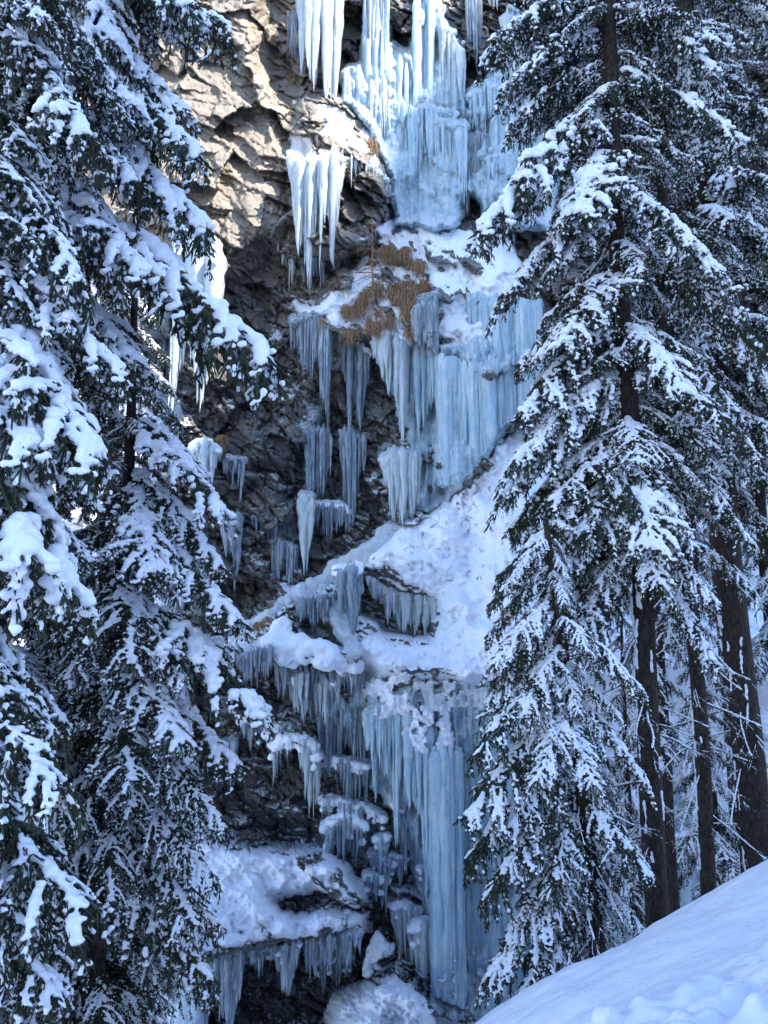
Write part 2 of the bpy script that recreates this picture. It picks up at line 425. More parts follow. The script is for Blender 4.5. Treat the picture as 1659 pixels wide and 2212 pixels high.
# snowfields lying on the face (terrain)
SN = [
 ('snow_slope', [(1130,900),(1060,985),(1000,1050),(905,1120),(850,1140),(790,1205),(870,1250),(945,1290),(940,1370),(870,1380),(800,1360),(775,1400),(790,1500),(850,1480),(900,1530),(960,1500),(1010,1520),(1060,1480),(1150,1700),(1300,1900),(1750,2000),(1900,1800),(1900,1000),(1250,860)], 1.1, 45, (1.3, 60, .14, 11), .2),
 ('snow_slope', [(805,500),(850,470),(900,470),(1000,505),(1110,500),(1140,700),(1130,800),(1065,800),(1030,770),(960,740),(900,700),(930,620),(870,560)], .7, 30, (1.0, 44, .12, 9), .4),
 ('snow_shelf', [(330,1780),(440,1795),(520,1828),(600,1838),(700,1832),(750,1860),(790,1905),(800,1955),(745,1952),(690,1925),(640,1938),(600,1947),(612,1962),(650,1967),(700,1962),(800,1968),(805,2018),(740,2025),(640,2040),(590,2030),(550,2060),(450,2080),(330,2080)], 1.1, 26, (.8, 34, .14, 8), .08),
 ('snow_shelf', [(640,215),(700,200),(745,225),(790,270),(835,350),(850,400),(830,400),(790,350),(740,340),(700,350),(640,350),(625,330)], .5, 22, (.3, 24, .14, 8), .3),
 ('snow_hump', [(690,2300),(700,2200),(720,2140),(770,2115),(810,2125),(850,2105),(900,2130),(940,2180),(960,2300)], 3.0, 34, (.7, 26, .28, 8), .0),
 ('snow_shelf', [(630,650),(680,655),(720,625),(780,620),(800,650),(740,670),(700,690),(640,680)], .6, 14, (.2, 20, .1, 7), .1),
 ('snow_shelf', [(480,1400),(520,1350),(600,1325),(650,1290),(640,1330),(590,1350),(580,1400),(540,1420),(500,1430)], .5, 14, (.4, 18, .2, 7), .6),
 ('snow_slope', [(-420,520),(100,420),(300,520),(320,760),(360,900),(380,1200),(420,1500),(440,1780),(430,2100),(420,2500),(-420,2500)], .9, 40, (.8, 50, .25, 12), .9),
 ('snow_shelf', [(705,665),(780,560),(850,540),(930,600),(900,690),(880,735),(800,735),(700,700)], .5, 20, (.3, 22, .16, 7), .8),
 ('snow_shelf', [(540,1535),(600,1530),(640,1550),(630,1575),(570,1565)], .4, 10, (.2, 20, .1, 7), .0),
]
for i, (n, poly, th, ed, lu, ho) in enumerate(SN):
    tag(relief(n, poly, M['snow_far' if i < 2 else 'snow_crust'], th, ed, step=2.8 if i != 7 else 7, lumps=lu, holes=ho, seed=i * 3, rip=.11 if i < 2 else .08), kind='structure')

# ------------------------------------------------------------------ ice
ICM = []
def unit_icicle(seed):
    r = random.Random(seed); V = []; Fc = []; n = 9; L = 14
    ph = r.random() * 6; wob = [(r.uniform(-.25, .25), r.uniform(-.25, .25)) for _ in range(4)]
    for j in range(L):
        t = j / (L - 1); rr = (1 - t) ** .8 * (1 + .16 * math.sin(t * 23 + ph) * (1 - t) + r.uniform(-.07, .07)) + .02 * (1 - t)
        if j == 0: rr *= .9
        cx = sum(w[0] * math.sin(t * (k + 1) * 2.2) for k, w in enumerate(wob)) * t * .6; cy = sum(w[1] * math.sin(t * (k + 1) * 2.2) for k, w in enumerate(wob)) * t * .6
        for i in range(n):
            a = 2 * math.pi * i / n + .6 * t
            q = rr * (1 + .16 * math.sin(3 * a + ph) + .08 * math.sin(5 * a))
            V.append((cx + q * math.cos(a), cy + q * math.sin(a), -t))
    V.append((V[-1][0], V[-1][1], -1.02)); tip = len(V) - 1
    for j in range(L - 1):
        for i in range(n):
            a = j * n + i; b = j * n + (i + 1) % n
            Fc.append((a, a + n, b + n, b))
    for i in range(n): Fc.append(((L - 1) * n + i, tip, (L - 1) * n + (i + 1) % n))
    V.append((0, 0, .12)); top = len(V) - 1
    for i in range(n): Fc.append((i, (i + 1) % n, top))
    return V, Fc
UI = [unit_icicle(s) for s in range(8)]
for k in ('ice_blue', 'ice_white', 'ice_grey'):
    M[k + '_m'] = []
    for i, (V, Fc) in enumerate(UI):
        me = mesh_py('icicle', V, Fc); me.materials.append(M[k]); M[k + '_m'].append(me)
UIN = [np.array(V) for V, _ in UI]
def pl(line, u):
    if u <= line[0][0]: return line[0][1]
    for (a, b), (c, d) in zip(line, line[1:]):
        if u <= c: return b + (d - b) * (u - a) / max(c - a, 1e-6)
    return line[-1][1]
def column_np(top, bot, r0, r1, seed):
    """a frozen column: fluted, swelling and pinching, standing between top and bottom"""
    r = random.Random(seed); n = 11; L = max(6, int((top[2] - bot[2]) / .35))
    V = []; ph = r.random() * 9; ph2 = r.random() * 9
    for j in range(L + 1):
        t = j / L; z = top[2] + (bot[2] - top[2]) * t
        rr = r0 + (r1 - r0) * t; rr *= 1 + .18 * math.sin(z * .9 + ph) + .10 * math.sin(z * 2.7 + ph2) + r.uniform(-.05, .05)
        if j in (0, L): rr *= .6
        for i in range(n):
            a = 2 * math.pi * i / n
            q = rr * (1 + .13 * math.sin(4 * a + ph + z * .2) + .08 * math.sin(7 * a + ph2))
            V.append((top[0] + (bot[0] - top[0]) * t + q * math.cos(a), top[1] + q * math.sin(a), z))
    Fc = [(j * n + i, (j + 1) * n + i, (j + 1) * n + (i + 1) % n, j * n + (i + 1) % n) for j in range(L) for i in range(n)]
    return np.array(V), Fc
def ice(name, label, top, bot, n, r, mat='ice_grey', off=.5, mass=0.0, cap=.0, spread=.5, body='curtain', icn=24, minlen=.35, group=None, seed=None, yfix=None, snowcap=True, even=False):
    """ice hanging from the line `top`; tips reach the line `bot`.  mass: share that is fused into the body"""
    s = seed if seed is not None else int(top[0][0] * 7 + top[0][1]); r_ = random.Random(s)
    u0, u1 = top[0][0], top[-1][0]; um = (u0 + u1) / 2
    vt = pl(top, um); Y0 = float(RY(um, vt)) - off if yfix is None else yfix
    if yfix is None:
        for q in (.2, .4, .6): Y0 = min(Y0, float(RY(um, vt + (pl(bot, um) - vt) * q)) - off)
    c = P(um, vt, Y0)
    root = empty(name, c); tag(root, label, 'icicles' if mass < .9 else 'ice', group or 'frozen curtains on the cliff')
    px = Y0 / F
    BV = []; BF = []; nb = 0; kids = []
    def put_body(V, Fc):
        nonlocal nb
        BV.append(V - np.array(c)); BF.extend([tuple(i + nb for i in f) for f in Fc]); nb += len(V)
    for k in range(n):
        u = u0 + (u1 - u0) * ((k + r_.random()) / n)
        tv = pl(top, u) + r_.uniform(-9, 7); bv = pl(bot, u)
        y = Y0
        if yfix is None:
            y = min(float(RY(u, tv + (bv - tv) * q)) for q in (0, .3, .55)) - off
            y = .5 * y + .5 * Y0
        y += r_.uniform(-spread, spread)
        isb = r_.random() < mass
        if bv < tv + 6: continue
        q = r_.random()
        fr = 1.0 - (1 - minlen) * q ** 1.3
        if isb: fr = 1.0 - .25 * q * (1 - minlen)
        if mass < .9 and not even: fr *= .55 + .45 * float(sstep(-.30, .22, vn(u / 9.0, s * .37, s % 97)))
        tp = P(u, tv, y); bp = P(u, tv + (bv - tv) * fr, y)
        L = tp[2] - bp[2]; rad = r * r_.choice((.5, .7, .8, 1.0, 1.0, 1.45)) * r_.uniform(.85, 1.15)
        if isb and mass >= .9:
            put_body(*column_np(tp, (tp[0], y, bp[2]), rad, rad * .8, s + k))
        elif isb or k >= icn * 50 or len(kids) >= icn or rad < r * .6:
            V = UIN[r_.randrange(8)]; rr = min(rad * (1.3 if isb else 1), L * .3)
            a = r_.random() * 6; ca, sa = math.cos(a), math.sin(a)
            W = np.stack([(V[:, 0] * ca - V[:, 1] * sa) * rr + tp[0], (V[:, 0] * sa + V[:, 1] * ca) * rr + y, V[:, 2] * L + tp[2]], -1)
            put_body(W, UI[0][1])
        else:
            kids.append((tp, L, min(rad, L * .25)))
    if BV:
        obj(body, mesh_py(body, np.concatenate(BV).tolist(), BF), M[mat], root)
    for tp, L, rad in kids:
        o = obj('icicle', r_.choice(M[mat + '_m']), None, root)
        o.location = Vector(tp) - Vector(c); o.rotation_euler = (0, 0, r_.random() * 6); o.scale = (rad, rad, L)
    if not cap and mass < .9: cap = max(.2, min(.34, r * 2.6)); snowcap = False
    if cap:
        B = []; m = max(4, int((u1 - u0) * px / (cap * .45)))
        for k in range(m):
            u = u0 + (u1 - u0) * (k + .5) / m; tv = pl(top, u)
            if r_.random() < (.1 if snowcap else .3): continue
            for dd in (0, .5, 1.1, 1.8):
                q = P(u, tv - 2, Y0 + dd * cap * 1.6 + r_.uniform(-.1, .1)); rr = cap * r_.uniform(.55, 1.0)
                B.append((q[0] - c[0], q[1] - c[1], q[2] - c[2] + r_.uniform(-.15, .1) * cap + dd * cap * .35, rr, rr, rr * .7))
            if r_.random() < .5:
                rr = cap * .4; B.append((q[0] - c[0], -.2 * cap, q[2] - c[2] - cap * .5, rr, rr, rr))
        obj('snow_cap' if snowcap else 'ice_cap', blob_mesh('cap', B, max(.05, cap * .14), 2, cap * .5, cap * .6), M['snow'] if snowcap else M[mat], root)
    return root

# -- the frozen fall itself: thick sheets with columns in front
def icefall(name, label, sheets, cols, mat='ice_blue', kids=(), cat='ice'):
    s0 = sheets[0][0]; um = sum(p[0] for p in s0) / len(s0); vm = min(p[1] for p in s0)
    root = empty(name, P(um, vm, float(RY(um, vm)))); tag(root, label, cat, 'frozen waterfall')
    inv = -Vector(root.location)
    for k, (poly, th, ed, fl) in enumerate(sheets):
        o = relief('ice_sheet', poly, M[mat], th, ed, flute=fl, lumps=(.5, 40, .08, 9), wob=5, parent=root, seed=k * 7 + len(label), step=2.3)
        o.location = inv
    return root
def add_cols(root, specs, mat, body='ice_column'):
    for i, (ut, vt, ub, vb, r0, r1, off) in enumerate(specs):
        y = float(RY((ut + ub) / 2, (vt + vb) / 2)) - off
        a = P(ut, vt, y); b = P(ub, vb, y)
        V, Fc = column_np(a, (b[0], y, b[2]), r0, r1, i * 13 + int(ut))
        o = obj(body, mesh_py(body, (V - np.array(root.location)).tolist(), Fc), M[mat], root)

f1 = icefall('frozen_waterfall', 'wide pale blue frozen waterfall filling the upper middle of the cliff',
  [([(735,150),(775,125),(790,-60),(838,-60),(848,90),(880,105),(892,60),(893,-60),(940,-60),(965,30),(990,80),(1000,160),(1015,230),(1060,150),(1100,160),(1130,220),(1210,260),(1210,500),(1080,500),(1050,500),(1035,440),(1010,420),(995,490),(940,500),(850,490),(842,380),(800,290),(760,235),(735,215)], 1.95, 12, .42)], [], 'ice_blue')
cs = []
rr = random.Random(4)
for k in range(46):
    u = rr.choice([rr.uniform(745, 840), rr.uniform(850, 1000), rr.uniform(890, 940), rr.uniform(1050, 1120), rr.uniform(790, 835)])
    vt = {0: 200}.get(0, 200)
    vt = 150 if u < 785 else (-40 if u < 838 else (120 if u < 888 else (-40 if u < 940 else (40 + (u - 940) * 1.2 if u < 1000 else 170))))
    vb = min(490, 230 + (u - 735) * 1.6) if u < 845 else rr.uniform(300, 490)
    vt += rr.uniform(0, 160) * (rr.random() < .6)
    if vb - vt < 60: continue
    cs.append((u, vt, u, vb, rr.uniform(.08, .2), rr.uniform(.1, .28), 1.55 + rr.uniform(0, .45)))
add_cols(f1, cs, 'ice_blue')
icefall('frozen_cascade', 'fluted blue ice sheet behind the middle curtains, between grass ledge and snow slope', [([(800,725),(880,745),(960,745),(1060,700),(1170,640),(1190,870),(1070,960),(1010,1050),(920,1110),(860,1090),(880,960),(870,880),(840,850),(815,800)], 1.0, 14, .4)], [], 'ice_blue')
icefall('frozen_cascade', 'fluted ice sheet behind the long curtains and columns of the lower fall', [([(690,1500),(780,1480),(1120,1470),(1120,2280),(960,2280),(930,2180),(925,2000),(895,1900),(860,1760),(800,1700),(780,1600),(700,1570)], 1.0, 14, .4), ([(1120,1600),(1560,1700),(1560,2200),(1120,2200)], .6, 14, .4)], [], 'ice_blue')
ice('ice_curtain', 'tall twin white ice pillars at the very top, left of the frozen waterfall', [(648,-60),(732,-60)], [(648,150),(668,205),(700,190),(705,222),(732,232)], 30, .34, 'ice_white', 1.7, mass=.75, spread=.35, minlen=.75)
ice('ice_curtain', 'rounded ice bulge with short fringe high on the right arm of the main fall', [(1015,215),(1060,190),(1110,210)], [(1015,290),(1060,320),(1110,290)], 46, .13, 'ice_blue', 2.0, mass=.6, spread=.3, cap=.5, snowcap=False)
ice('ice_curtain', 'fluted step with rounded head in the centre of the main fall', [(885,255),(915,235),(950,250)], [(885,400),(915,440),(950,400)], 46, .13, 'ice_blue', 2.2, mass=.7, spread=.3, cap=.42, snowcap=False)
ice('ice_curtain', 'low fluted step near the foot of the main fall right arm', [(1050,350),(1115,335)], [(1050,440),(1115,460)], 46, .13, 'ice_blue', 1.9, mass=.7, spread=.3, cap=.42, snowcap=False)
ice('ice_curtain', 'narrow step of ice in the left arm of the main fall', [(800,190),(838,180)], [(800,300),(838,340)], 30, .12, 'ice_white', 2.2, mass=.6, spread=.3, cap=.32, snowcap=False)
ice('ice_curtain', 'slim fringe of icicles hanging left of the twin white ice pillars', [(622,40),(648,30)], [(620,170),(640,230),(650,240)], 22, .08, 'ice_grey', .5, mass=.3)
ice('ice_curtain', 'white fringed bulge of ice on the right shoulder of the main frozen fall', [(950,60),(1000,120)], [(950,330),(985,340),(1000,250)], 26, .17, 'ice_white', 1.7, mass=.5, spread=.3)
ice('ice_curtain', 'row of icicles hanging over the dark gap low in the main frozen fall', [(942,270),(1005,280)], [(942,440),(960,470),(990,480),(1005,470)], 30, .14, 'ice_blue', 1.9, mass=.4, spread=.3, cap=.5, snowcap=False)
ice('ice_curtain', 'grey rippled icicle curtain beside the dark streak right of the main fall', [(1000,300),(1055,300)], [(1000,470),(1030,495),(1055,430)], 34, .11, 'ice_grey', 1.4, mass=.4, spread=.3, cap=.4, snowcap=False)
ice('ice_curtain', 'narrow ice curtain with thin tips at top right of the main frozen fall', [(1005,-40),(1040,-40)], [(1005,160),(1020,190),(1040,120)], 24, .11, 'ice_grey', .9, mass=.4)
ice('ice_curtain', 'bright white ice pillar half hidden by the right spruce top', [(1090,40),(1135,60)], [(1090,300),(1130,340)], 16, .24, 'ice_white', 1.4, mass=.7)
ice('ice_curtain', 'short bright icicles hanging from the brown overhang at the top edge', [(1048,-60),(1075,-60)], [(1048,60),(1060,90),(1075,50)], 12, .16, 'ice_white', 1.2, mass=.4)
ice('ice_curtain', 'long drips joining over the brown rock between the two arms of the fall', [(786,-50),(842,-50)], [(786,90),(800,240),(842,130)], 34, .13, 'ice_white', 2.3, mass=.3)

ice('ice_curtain', 'biggest sunlit white icicle bundle, at the left below the snowy boulder', [(626,350),(655,362),(684,356)], [(626,400),(640,520),(658,600),(672,640),(684,520)], 60, .17, 'ice_white', 1.5, mass=.6, spread=.4, minlen=.25, cap=.36)
ice('ice_curtain', 'right hand sunlit icicle bundle with a waist and forked tips under the snowy boulder', [(686,352),(722,342),(738,350)], [(686,520),(695,610),(712,560),(725,590),(738,420)], 44, .14, 'ice_white', 1.5, mass=.5, spread=.4, minlen=.2, cap=.3)
ice('ice_curtain', 'fringe of small icicles around the right edge of the snowy boulder', [(735,345),(780,350),(812,372),(842,400)], [(735,420),(780,410),(800,400),(842,440)], 34, .07, 'ice_white', .5, mass=.2, icn=30)
ice('ice_curtain', 'bumpy thin icicles dripping beneath the big sunlit bundles', [(652,560),(700,560)], [(652,650),(675,660),(700,640)], 16, .1, 'ice_grey', .3, mass=.3)
ice('ice_curtain', 'short frosty icicles under the rock rib left of the sunlit bundles', [(596,520),(640,560)], [(596,560),(625,640),(640,600)], 20, .08, 'ice_white', .4, mass=.2)

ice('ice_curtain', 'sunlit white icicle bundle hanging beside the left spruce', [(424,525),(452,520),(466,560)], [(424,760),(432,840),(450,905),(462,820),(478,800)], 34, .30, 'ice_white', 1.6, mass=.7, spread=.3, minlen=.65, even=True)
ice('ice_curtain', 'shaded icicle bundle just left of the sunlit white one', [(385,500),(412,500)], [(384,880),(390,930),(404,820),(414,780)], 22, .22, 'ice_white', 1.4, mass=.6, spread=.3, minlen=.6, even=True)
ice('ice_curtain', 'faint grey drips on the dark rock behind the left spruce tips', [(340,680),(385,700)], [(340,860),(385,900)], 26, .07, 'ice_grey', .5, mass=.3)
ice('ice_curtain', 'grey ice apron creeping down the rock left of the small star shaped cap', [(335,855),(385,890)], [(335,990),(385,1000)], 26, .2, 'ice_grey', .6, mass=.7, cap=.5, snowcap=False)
ice('ice_curtain', 'star shaped white ice cap with long spikes on the dark rock', [(412,975),(440,960),(478,985)], [(412,1020),(448,1085),(462,1060),(478,1010)], 20, .13, 'ice_white', .9, mass=.4, cap=.32, minlen=.3)
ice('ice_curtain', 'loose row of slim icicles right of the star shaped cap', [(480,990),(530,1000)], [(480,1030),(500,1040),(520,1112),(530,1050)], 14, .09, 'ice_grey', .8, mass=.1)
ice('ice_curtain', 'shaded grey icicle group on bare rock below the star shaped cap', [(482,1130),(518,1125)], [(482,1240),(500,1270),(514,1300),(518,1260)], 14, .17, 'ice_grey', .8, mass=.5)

ice('ice_curtain', 'thin grey icicle curtain hanging left below the brown grass tuft', [(630,700),(680,690),(715,730)], [(630,760),(655,860),(680,880),(705,890),(715,860)], 60, .09, 'ice_grey', .8, mass=.35, cap=.38, spread=.6, snowcap=False, icn=36)
ice('ice_curtain', 'grey ribbed ice strand hanging straight below the brown grass tuft', [(738,755),(762,745),(800,770)], [(738,830),(750,960),(765,990),(785,930),(800,830)], 54, .10, 'ice_grey', .9, mass=.4, cap=.34, spread=.5, icn=36)
ice('ice_curtain', 'upper tier of grey icicles on the dark wall, left strand', [(662,935),(715,940)], [(662,1090),(690,1100),(715,1060)], 46, .09, 'ice_grey', .9, mass=.35, cap=.3, snowcap=False, icn=36)
ice('ice_curtain', 'upper tier of grey icicles on the dark wall, right strand', [(735,940),(790,950)], [(735,1080),(765,1160),(790,1060)], 46, .10, 'ice_grey', 1.0, mass=.35, cap=.3, snowcap=False, icn=36)
ice('ice_curtain', 'lowest tier of grey icicles on the dark wall with a knobbly cap', [(680,1095),(735,1095),(758,1110)], [(680,1150),(710,1185),(740,1175),(758,1150)], 34, .08, 'ice_grey', .9, mass=.2, cap=.32, icn=30)
ice('ice_strand', 'thin strand of ice linking the grass tuft curtain to the tier below', [(700,840),(712,840)], [(700,940),(712,960)], 8, .09, 'ice_grey', .9, mass=.5)
ice('long_icicle', 'single long icicle reaching down to the snowy ice ridge', [(652,1075),(672,1075)], [(652,1180),(661,1283),(672,1190)], 6, .26, 'ice_white', 1.2, mass=.5, minlen=.6, even=True, group='single icicles')
ice('ice_curtain', 'small dim icicle fringe left of the single long icicle', [(588,1170),(645,1190)], [(588,1270),(620,1290),(645,1280)], 40, .08, 'ice_grey', .5, mass=.3, cap=.25, snowcap=False)
ice('ice_curtain', 'tiny dim drips above the small fringe on the dark wall', [(545,1120),(600,1130)], [(545,1170),(600,1200)], 22, .06, 'ice_grey', .4, mass=.1)

H = 'ice_blue'
ice('ice_curtain', 'greenish white icicles with long spikes right below the brown grass', [(808,735),(840,722),(880,742)], [(808,780),(820,830),(850,900),(865,985),(880,900)], 40, .20, 'ice_white', .9, mass=.5, cap=.42, spread=.4, minlen=.4)
ice('ice_curtain', 'pale blue icicle curtain ending in one long spike at mid cliff', [(880,750),(920,755),(965,775)], [(880,880),(895,930),(908,1000),(925,900),(940,870),(965,960)], 70, .17, H, .9, mass=.6, cap=.35, spread=.5, minlen=.4)
ice('ice_curtain', 'blue ice wall behind the one long spike at mid cliff', [(860,800),(960,800)], [(860,1020),(900,1060),(960,1050)], 60, .22, H, -.3, mass=.9, spread=.3, minlen=.8, body='ice_wall')
ice('ice_curtain', 'massive blue ice column resting on the snow slope at mid cliff', [(950,770),(1000,785),(1065,800)], [(950,1055),(1000,1045),(1050,970),(1068,930)], 150, .19, H, .8, mass=1.0, spread=.6, minlen=.9, body='ice_wall')
ice('ice_curtain', 'stubby white ice pillar standing on the snow slope left of the blue column', [(826,1000),(850,985),(905,990)], [(826,1030),(845,1130),(870,1148),(905,1110)], 40, .2, 'ice_white', 1.2, mass=.75, cap=.4, minlen=.5, snowcap=False)
ice('ice_curtain', 'snow spattered blue ice sheet next to the right spruce at mid cliff', [(1065,640),(1165,660)], [(1065,930),(1110,900),(1165,860)], 120, .19, H, .3, mass=1.0, spread=.5, minlen=.9, body='ice_wall')
ice('ice_curtain', 'small ice spill between the grass tuft and the snowfield', [(895,660),(945,640)], [(895,740),(945,770)], 18, .2, 'ice_grey', .6, mass=.9, cap=.3, snowcap=False)
ice('ice_curtain', 'short ice step breaking the snowfield right of the dead sapling', [(1010,640),(1060,650)], [(1010,700),(1060,740)], 22, .2, H, .5, mass=.9, body='ice_wall')

ice('ice_curtain', 'comb of even white icicles under the snow slope at mid height', [(795,1250),(830,1275),(880,1290),(945,1300)], [(795,1280),(825,1330),(850,1382),(920,1380),(945,1350)], 60, .15, 'ice_white', .5, mass=.45, spread=.3, minlen=.45, icn=45, yfix=None)
ice('ice_curtain', 'grey icicle fringe in the hollow under the snowy ice ridge', [(638,1300),(720,1290)], [(638,1350),(680,1395),(720,1330)], 44, .07, 'ice_grey', .7, mass=.2, icn=36)
ice('ice_curtain', 'two thick hanging ice legs between the ridge hollow and the white comb', [(728,1240),(775,1235)], [(728,1330),(765,1440),(775,1330)], 16, .18, 'ice_grey', 1.0, mass=.6, cap=.4)

for i, (lab, poly) in enumerate([
  ('thin grey ice glaze on the dark wall between the two hanging strands', [(655,860),(700,880),(705,1000),(690,1120),(650,1090)]),
  ('thin grey ice glaze above the small dim fringe', [(600,1100),(640,1080),(650,1180),(600,1190),(575,1150)]),
  ('frosty glaze spilling over the rock under the brown grass', [(690,700),(800,750),(800,830),(740,800),(650,780),(625,690)]),
  ('grey ice glaze around the base of the greenish white icicles', [(800,960),(860,960),(900,1000),(905,1080),(850,1000),(820,1010)]),
  ('rippled grey ice glaze left of the lower blue curtain', [(680,1480),(790,1480),(790,1600),(720,1620),(670,1560)]),
  ('dull ice glaze on the rock step above the snow shelf end', [(700,1760),(840,1780),(900,1860),(850,1900),(740,1840)])]):
    o = relief('ice_glaze', poly, M['ice_grey'], .45, 16, lumps=(.3, 18, .1, 7), flute=.2, wob=9, holes=.25, seed=200 + i); tag(o, lab, 'ice', 'thin ice on the rock')
def tube_blobs(pts, yoff, c, r0, r1, step=.25, jit=.15, seed=0):
    r_ = random.Random(seed); B = []
    W = [Vector(P(u, v, float(RY(u, v)) - yoff)) for u, v in pts]
    segs = list(zip(W, W[1:])); tot = sum((b - a).length for a, b in segs); acc = 0
    for a, b in segs:
        L = (b - a).length; n = max(2, int(L / step))
        for k in range(n):
            t = (acc + L * k / n) / tot; p = a.lerp(b, k / n) - Vector(c); rr = (r0 + (r1 - r0) * t) * r_.uniform(.8, 1.15)
            B.append((p.x + r_.uniform(-jit, jit) * rr, p.y, p.z + r_.uniform(-jit, jit) * rr, rr * 1.1, rr * 1.1, rr * .8))
        acc += L
    return B
def ridge(name, label, runs, mat, yoff, cat='ice ridge', voxel=.075, part='ice_flow', disp=.5):
    u, v = runs[0][0][0]; c = P(u, v, float(RY(u, v)) - yoff)
    root = empty(name, c); tag(root, label, cat, 'rounded ice and snow ribs')
    for i, (pts, r0, r1) in enumerate(runs):
        obj(part, blob_mesh(part, tube_blobs(pts, yoff, c, r0 * .85, r1 * .85, .2, .45, i), voxel, 3, disp, .5), mat, root)
    return root
ridge('ice_ridge', 'rounded icy ridge snaking down left from the snow slope', [([(850,1140),(790,1205),(740,1225),(700,1260),(640,1290),(590,1330),(500,1385)], .62, .45), ([(690,1265),(720,1310),(745,1370),(770,1420)], .5, .42), ([(740,1225),(770,1240),(772,1290)], .42, .2)], M['ice_white'], .5)
ridge('ice_tongue', 'frosted ice tongue poking right below the icy ridge', [([(590,1390),(640,1400),(700,1415),(765,1435)], .75, .5), ([(600,1360),(625,1400),(640,1430)], .7, .5)], M['snow_far'], .6)
ice('ice_curtain', 'grey white icicles hanging under the frosted ice tongue', [(596,1430),(650,1450),(735,1450)], [(596,1500),(625,1560),(660,1570),(700,1530),(735,1500)], 56, .12, 'ice_grey', .9, mass=.4, icn=40)
ice('ice_curtain', 'small capped icicle knot beneath the frosted ice tongue', [(636,1468),(665,1460)], [(636,1540),(655,1580),(665,1540)], 14, .14, 'ice_white', 1.4, mass=.5, cap=.3)
ice('ice_curtain', 'grey icicles on the rock left of the frosted ice tongue', [(496,1400),(530,1420)], [(496,1470),(512,1500),(530,1450)], 16, .08, 'ice_grey', .7, mass=.2)

ice('ice_curtain', 'fine grey comb of icicles left of the lower blue curtain', [(690,1560),(740,1540),(792,1530)], [(690,1640),(725,1700),(765,1700),(792,1690)], 70, .10, 'ice_grey', .7, mass=.3, spread=.5, icn=50, cap=.3, snowcap=False)
ice('ice_curtain', 'long blue white curtain tapering to one tip in the lower fall', [(792,1540),(840,1525),(885,1540)], [(792,1680),(822,1780),(850,1860),(870,1800),(885,1700)], 80, .17, H, .9, mass=.6, spread=.45, minlen=.5)
ice('ice_curtain', 'broad ribbed blue curtain at the heart of the lower fall', [(878,1580),(935,1590)], [(878,1750),(900,1900),(925,1990),(935,1960)], 80, .17, H, 1.0, mass=.7, spread=.45, minlen=.6)
ice('ice_column', 'tallest straight ice column of the lower fall reaching its foot', [(932,1620),(990,1620)], [(932,2150),(990,2180)], 95, .17, H, 1.2, mass=1.0, spread=.75, minlen=.95, body='ice_wall', cap=.0)
ice('ice_column', 'snow dotted ice sheet along the right side of the lower fall', [(985,1500),(1110,1560)], [(985,2240),(1110,2240)], 170, .22, H, .4, mass=1.0, spread=.35, minlen=.98, body='ice_wall')
ice('ice_column', 'dim blue ice column seen through the small leaning spruce', [(1180,1680),(1330,1700)], [(1180,2130),(1330,2130)], 60, .4, H, .6, mass=1.0, spread=.4, minlen=.98, body='ice_wall')
ice('ice_column', 'dim blue ice at the foot of the trunks above the snow bank', [(1330,1860),(1480,1840)], [(1330,2130),(1480,2130)], 50, .4, H, .6, mass=1.0, spread=.4, minlen=.98, body='ice_wall')
def clods(name, label, area, n, r, yoff, seed, part=None):
    n = int(n * 3.4); r_ = random.Random(seed); us = [p[0] for p in area]; vs = [p[1] for p in area]; B = []
    um, vm = sum(us) / len(us), sum(vs) / len(vs); y0 = float(RY(um, vm)) - yoff; c = P(um, vm, y0)
    k = 0
    while k < n:
        u = r_.uniform(min(us), max(us)); v = r_.uniform(min(vs), max(vs))
        if sdist(u, v, area) < 0: continue
        if fbm(u / 18, v / 18, 3, seed) < -.12: k += .2; continue
        p = P(u, v, y0 + r_.uniform(-.2, .25)); rr = r * .5 * r_.uniform(.3, 1.15)
        B.append((p[0] - c[0], p[1] - c[1], p[2] - c[2], rr, rr, rr * r_.uniform(.6, 1.0))); k += 1
    o = obj(name, blob_mesh(name, B, .05, 1, .16, .25), M['snow']); o.location = c
    tag(o, label, 'snow', 'snow stuck on the ice'); return o
def crust(label, poly, thick, seed, isl=None, edge=7, holes=.0, name='snow_crust'):
    o = relief(name, poly, M['snow_crust'], thick, edge, step=2.0, lumps=(.22, 11, .10, 5), wob=7, seed=300 + seed, isl=isl, holes=holes)
    tag(o, label, 'snow', 'snow stuck on the ice')
crust('pointed cone of crusty snow stuck on the lower fall', [(960,1515),(985,1590),(994,1640),(965,1655),(938,1640),(935,1590)], 1.75, 3)
crust('crusty snow clump left of the pointed snow cone', [(885,1540),(932,1550),(925,1640),(905,1690),(880,1630)], 1.75, 5, isl=(-.22, 16))
crust('ragged snow crust topping the long blue lower curtain', [(770,1470),(860,1450),(960,1470),(1060,1480),(1050,1540),(990,1530),(925,1575),(860,1545),(800,1570)], 1.55, 6, isl=(-.30, 22))
crust('vertical scatter of snow dabs on the right ice sheet', [(985,1520),(1110,1540),(1110,2240),(990,2240)], 1.05, 8, isl=(.08, 11))
crust('few snow flecks clinging to the tallest straight column', [(932,1650),(992,1650),(992,2180),(935,2150)], 2.75, 12, isl=(.16, 9))
crust('scatter of snow dabs on the upper blue sheet beside the right spruce', [(1070,640),(1150,650),(1140,920),(1070,930)], 1.0, 9, isl=(.06, 11))
crust('snow dusted band of crust over the icy part of the mid slope', [(880,1130),(1000,1060),(1080,990),(1110,1100),(1040,1250),(940,1270),(860,1210)], .95, 10, isl=(.02, 15))
